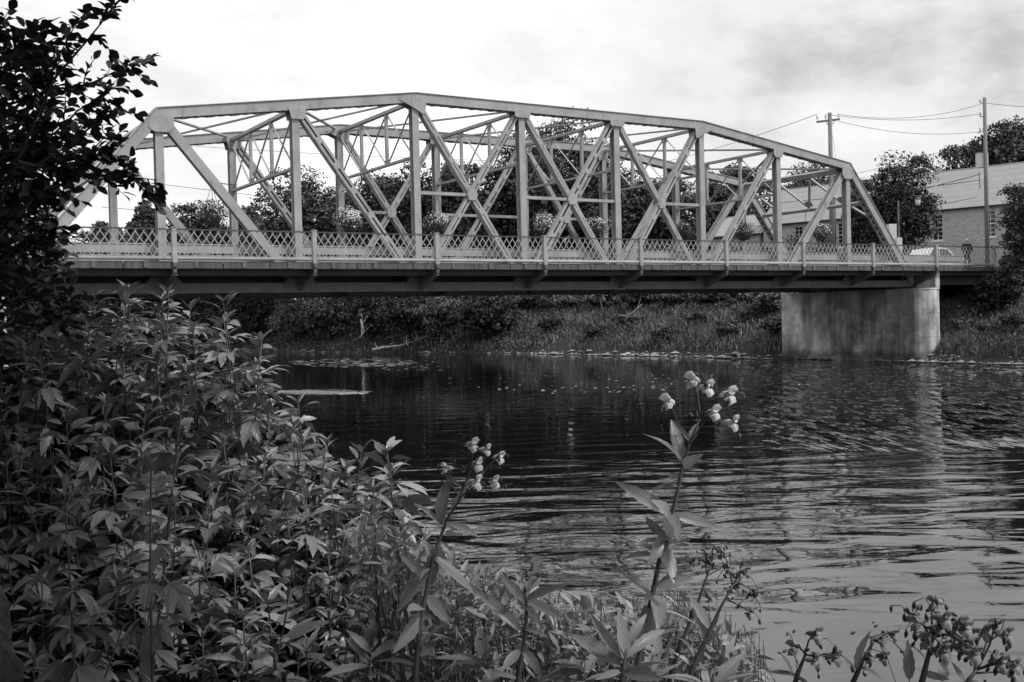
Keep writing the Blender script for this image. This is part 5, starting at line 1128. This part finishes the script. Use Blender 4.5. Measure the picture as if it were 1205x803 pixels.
balsam('leafy balsam without flowers, its leaf whorl between the two tall ones', [(618, 690), (620, 720), (616, 760), (608, 812)], 1.85,
       [((617, 708), (588, 675), .8), ((618, 706), (668, 688), .9), ((617, 700), (607, 672), 1.), ((620, 700), (622, 672), 1.), ((619, 708), (665, 730), 1.), ((617, 712), (640, 742), 1.), ((616, 740), (645, 748), .9), ((612, 765), (590, 790), 1.2), ((614, 762), (640, 800), 1.2), ((612, 742), (556, 690), .8)], [], buds=14)
balsam('broad-leaved balsam under the tallest one, its big leaves at the bottom edge', [(740, 742), (735, 775), (730, 815)], 1.55,
       [((735, 775), (692, 720), .8), ((735, 772), (738, 735), 1.5), ((736, 775), (785, 738), .8), ((733, 785), (670, 745), .9), ((732, 790), (700, 800), 1.2), ((738, 760), (762, 720), 1.), ((735, 778), (728, 716), 1.), ((734, 790), (780, 800), 1.)], [], buds=6)
balsam('slender balsam leaning right with fading flowers, right of the tallest one', [(862, 690), (848, 715), (834, 745), (820, 775), (806, 812)], 1.8,
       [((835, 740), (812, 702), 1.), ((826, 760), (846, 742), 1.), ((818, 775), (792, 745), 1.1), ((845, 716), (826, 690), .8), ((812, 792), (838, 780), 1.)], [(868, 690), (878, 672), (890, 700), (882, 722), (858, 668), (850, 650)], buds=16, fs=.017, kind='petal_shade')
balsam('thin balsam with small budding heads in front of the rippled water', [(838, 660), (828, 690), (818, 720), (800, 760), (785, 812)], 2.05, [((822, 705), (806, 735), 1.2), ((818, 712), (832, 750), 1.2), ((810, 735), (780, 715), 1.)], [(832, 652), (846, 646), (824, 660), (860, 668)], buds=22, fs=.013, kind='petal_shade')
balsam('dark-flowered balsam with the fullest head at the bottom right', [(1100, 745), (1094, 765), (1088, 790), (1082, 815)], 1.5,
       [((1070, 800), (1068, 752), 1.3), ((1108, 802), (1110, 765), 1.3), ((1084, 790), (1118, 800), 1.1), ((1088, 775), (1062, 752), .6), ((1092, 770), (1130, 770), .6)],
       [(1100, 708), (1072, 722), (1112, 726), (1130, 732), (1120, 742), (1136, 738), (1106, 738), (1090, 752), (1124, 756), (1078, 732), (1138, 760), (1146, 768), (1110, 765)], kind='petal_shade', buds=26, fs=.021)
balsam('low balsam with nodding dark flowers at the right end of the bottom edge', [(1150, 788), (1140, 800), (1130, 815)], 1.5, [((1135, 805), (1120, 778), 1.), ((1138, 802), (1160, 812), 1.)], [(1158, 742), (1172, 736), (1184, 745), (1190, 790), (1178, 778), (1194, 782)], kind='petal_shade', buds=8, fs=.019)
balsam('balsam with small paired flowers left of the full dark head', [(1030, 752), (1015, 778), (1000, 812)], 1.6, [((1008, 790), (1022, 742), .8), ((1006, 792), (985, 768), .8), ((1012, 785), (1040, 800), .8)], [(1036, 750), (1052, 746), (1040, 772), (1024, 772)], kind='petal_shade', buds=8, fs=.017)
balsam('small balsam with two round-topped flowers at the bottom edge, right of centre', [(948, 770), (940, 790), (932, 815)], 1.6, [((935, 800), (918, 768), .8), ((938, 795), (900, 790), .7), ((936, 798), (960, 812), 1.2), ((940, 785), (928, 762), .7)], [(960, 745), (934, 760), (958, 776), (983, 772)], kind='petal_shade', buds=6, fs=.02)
balsam('balsam half hidden in the thicket with three small white flowers', [(476, 640), (470, 680), (462, 740), (455, 812)], 2.2, [((470, 680), (440, 650), .9), ((466, 705), (500, 690), 1.), ((462, 730), (430, 745), 1.)], [(432, 652), (476, 607), (519, 654), (418, 725), (384, 680)], buds=4, fs=.03)
for i, (x, y, D, lab) in enumerate([(690, 770, 1.9, 'short leafy balsam shoot left of the broad-leaved one'), (572, 760, 1.9, 'short leafy balsam shoot between the crowded head and the leaf whorl'), (768, 770, 1.8, 'leafy balsam shoot behind the foot of the tallest one'), (842, 782, 1.8, 'leafy balsam shoot at the foot of the slender leaning one'), (440, 745, 2., 'leafy balsam shoot below the small white flowers'), (525, 720, 2.2, 'leafy balsam shoot beside the stem with the crowded head'), (700, 705, 2.3, 'thin leafy shoot in front of the rippled water, left of the tallest balsam'), (655, 760, 2.1, 'thin leafy shoot right of the leaf whorl')]):
    balsam(lab, [(x, y), (x-4, y+30), (x-10, 815)], D, [], [], buds=6, extra=14, ls=.085, r0=.003)

# fine weeds and grass at the foot of the balsams
n = 2600; t_ = rng.uniform(-.55, .62, n); s_ = rng.uniform(1.9, 3.3, n); ok = height(t_, s_) > .1; t_, s_ = t_[ok], s_[ok]
X = CAM[None]*np.array([1, 1, 0])+t_[:, None]*RH+s_[:, None]*FH; X[:, 2] = height(t_, s_)
lim = np.clip(1.02-.55*(t_+.2), .35, 1.05); blades('near_grass', X, lim*.85, .006, 'grass_near', .5, 'fine grass and weeds between the balsam stems at the bottom edge', 'grass')
it = []; fl = []
for i in range(9000):
    px = rng.uniform(420, 890); lo = np.interp(px, [420, 520, 620, 700, 800, 890], [600, 655, 690, 715, 705, 760]); py = lo+abs(rng.normal())*55+rng.uniform(0, 30); D = rng.uniform(2.0, 2.9)
    p = at(px, py, D); it.append((int(rng.integers(3)), p, rng.normal(size=3)+UPV*.4, UPV+rng.normal(size=3)*.5, rng.uniform(.014, .05)))
M['leaf_fine'] = leaf_material('fine_weed_leaf', .26, .5, 0, .25, veins=False, island=.5)
mass('small_weeds', balsT, it, M['leaf_fine'], None, 'haze of small-leaved weeds at the bottom edge in front of the river', 'weeds')
mb = MB()
for i in range(420):
    px = rng.uniform(430, 900); lo = np.interp(px, [420, 520, 620, 700, 800, 890], [595, 650, 680, 700, 690, 730]); p = at(px, lo+rng.uniform(0, 90), rng.uniform(2., 2.8)); q = p+rng.normal(size=3)*.06; q[2] = p[2]-rng.uniform(.3, .7); mb.tube([q, (p+q)/2+rng.normal(size=3)*.012, p], [.0022, .0016, .0008], 4, False)
tag(mb.build('small_weed_stems', M['stem'], kind='stuff', loc=at(650, 760, 2.4)), 'thin stems of the small weeds at the bottom edge', 'weeds')
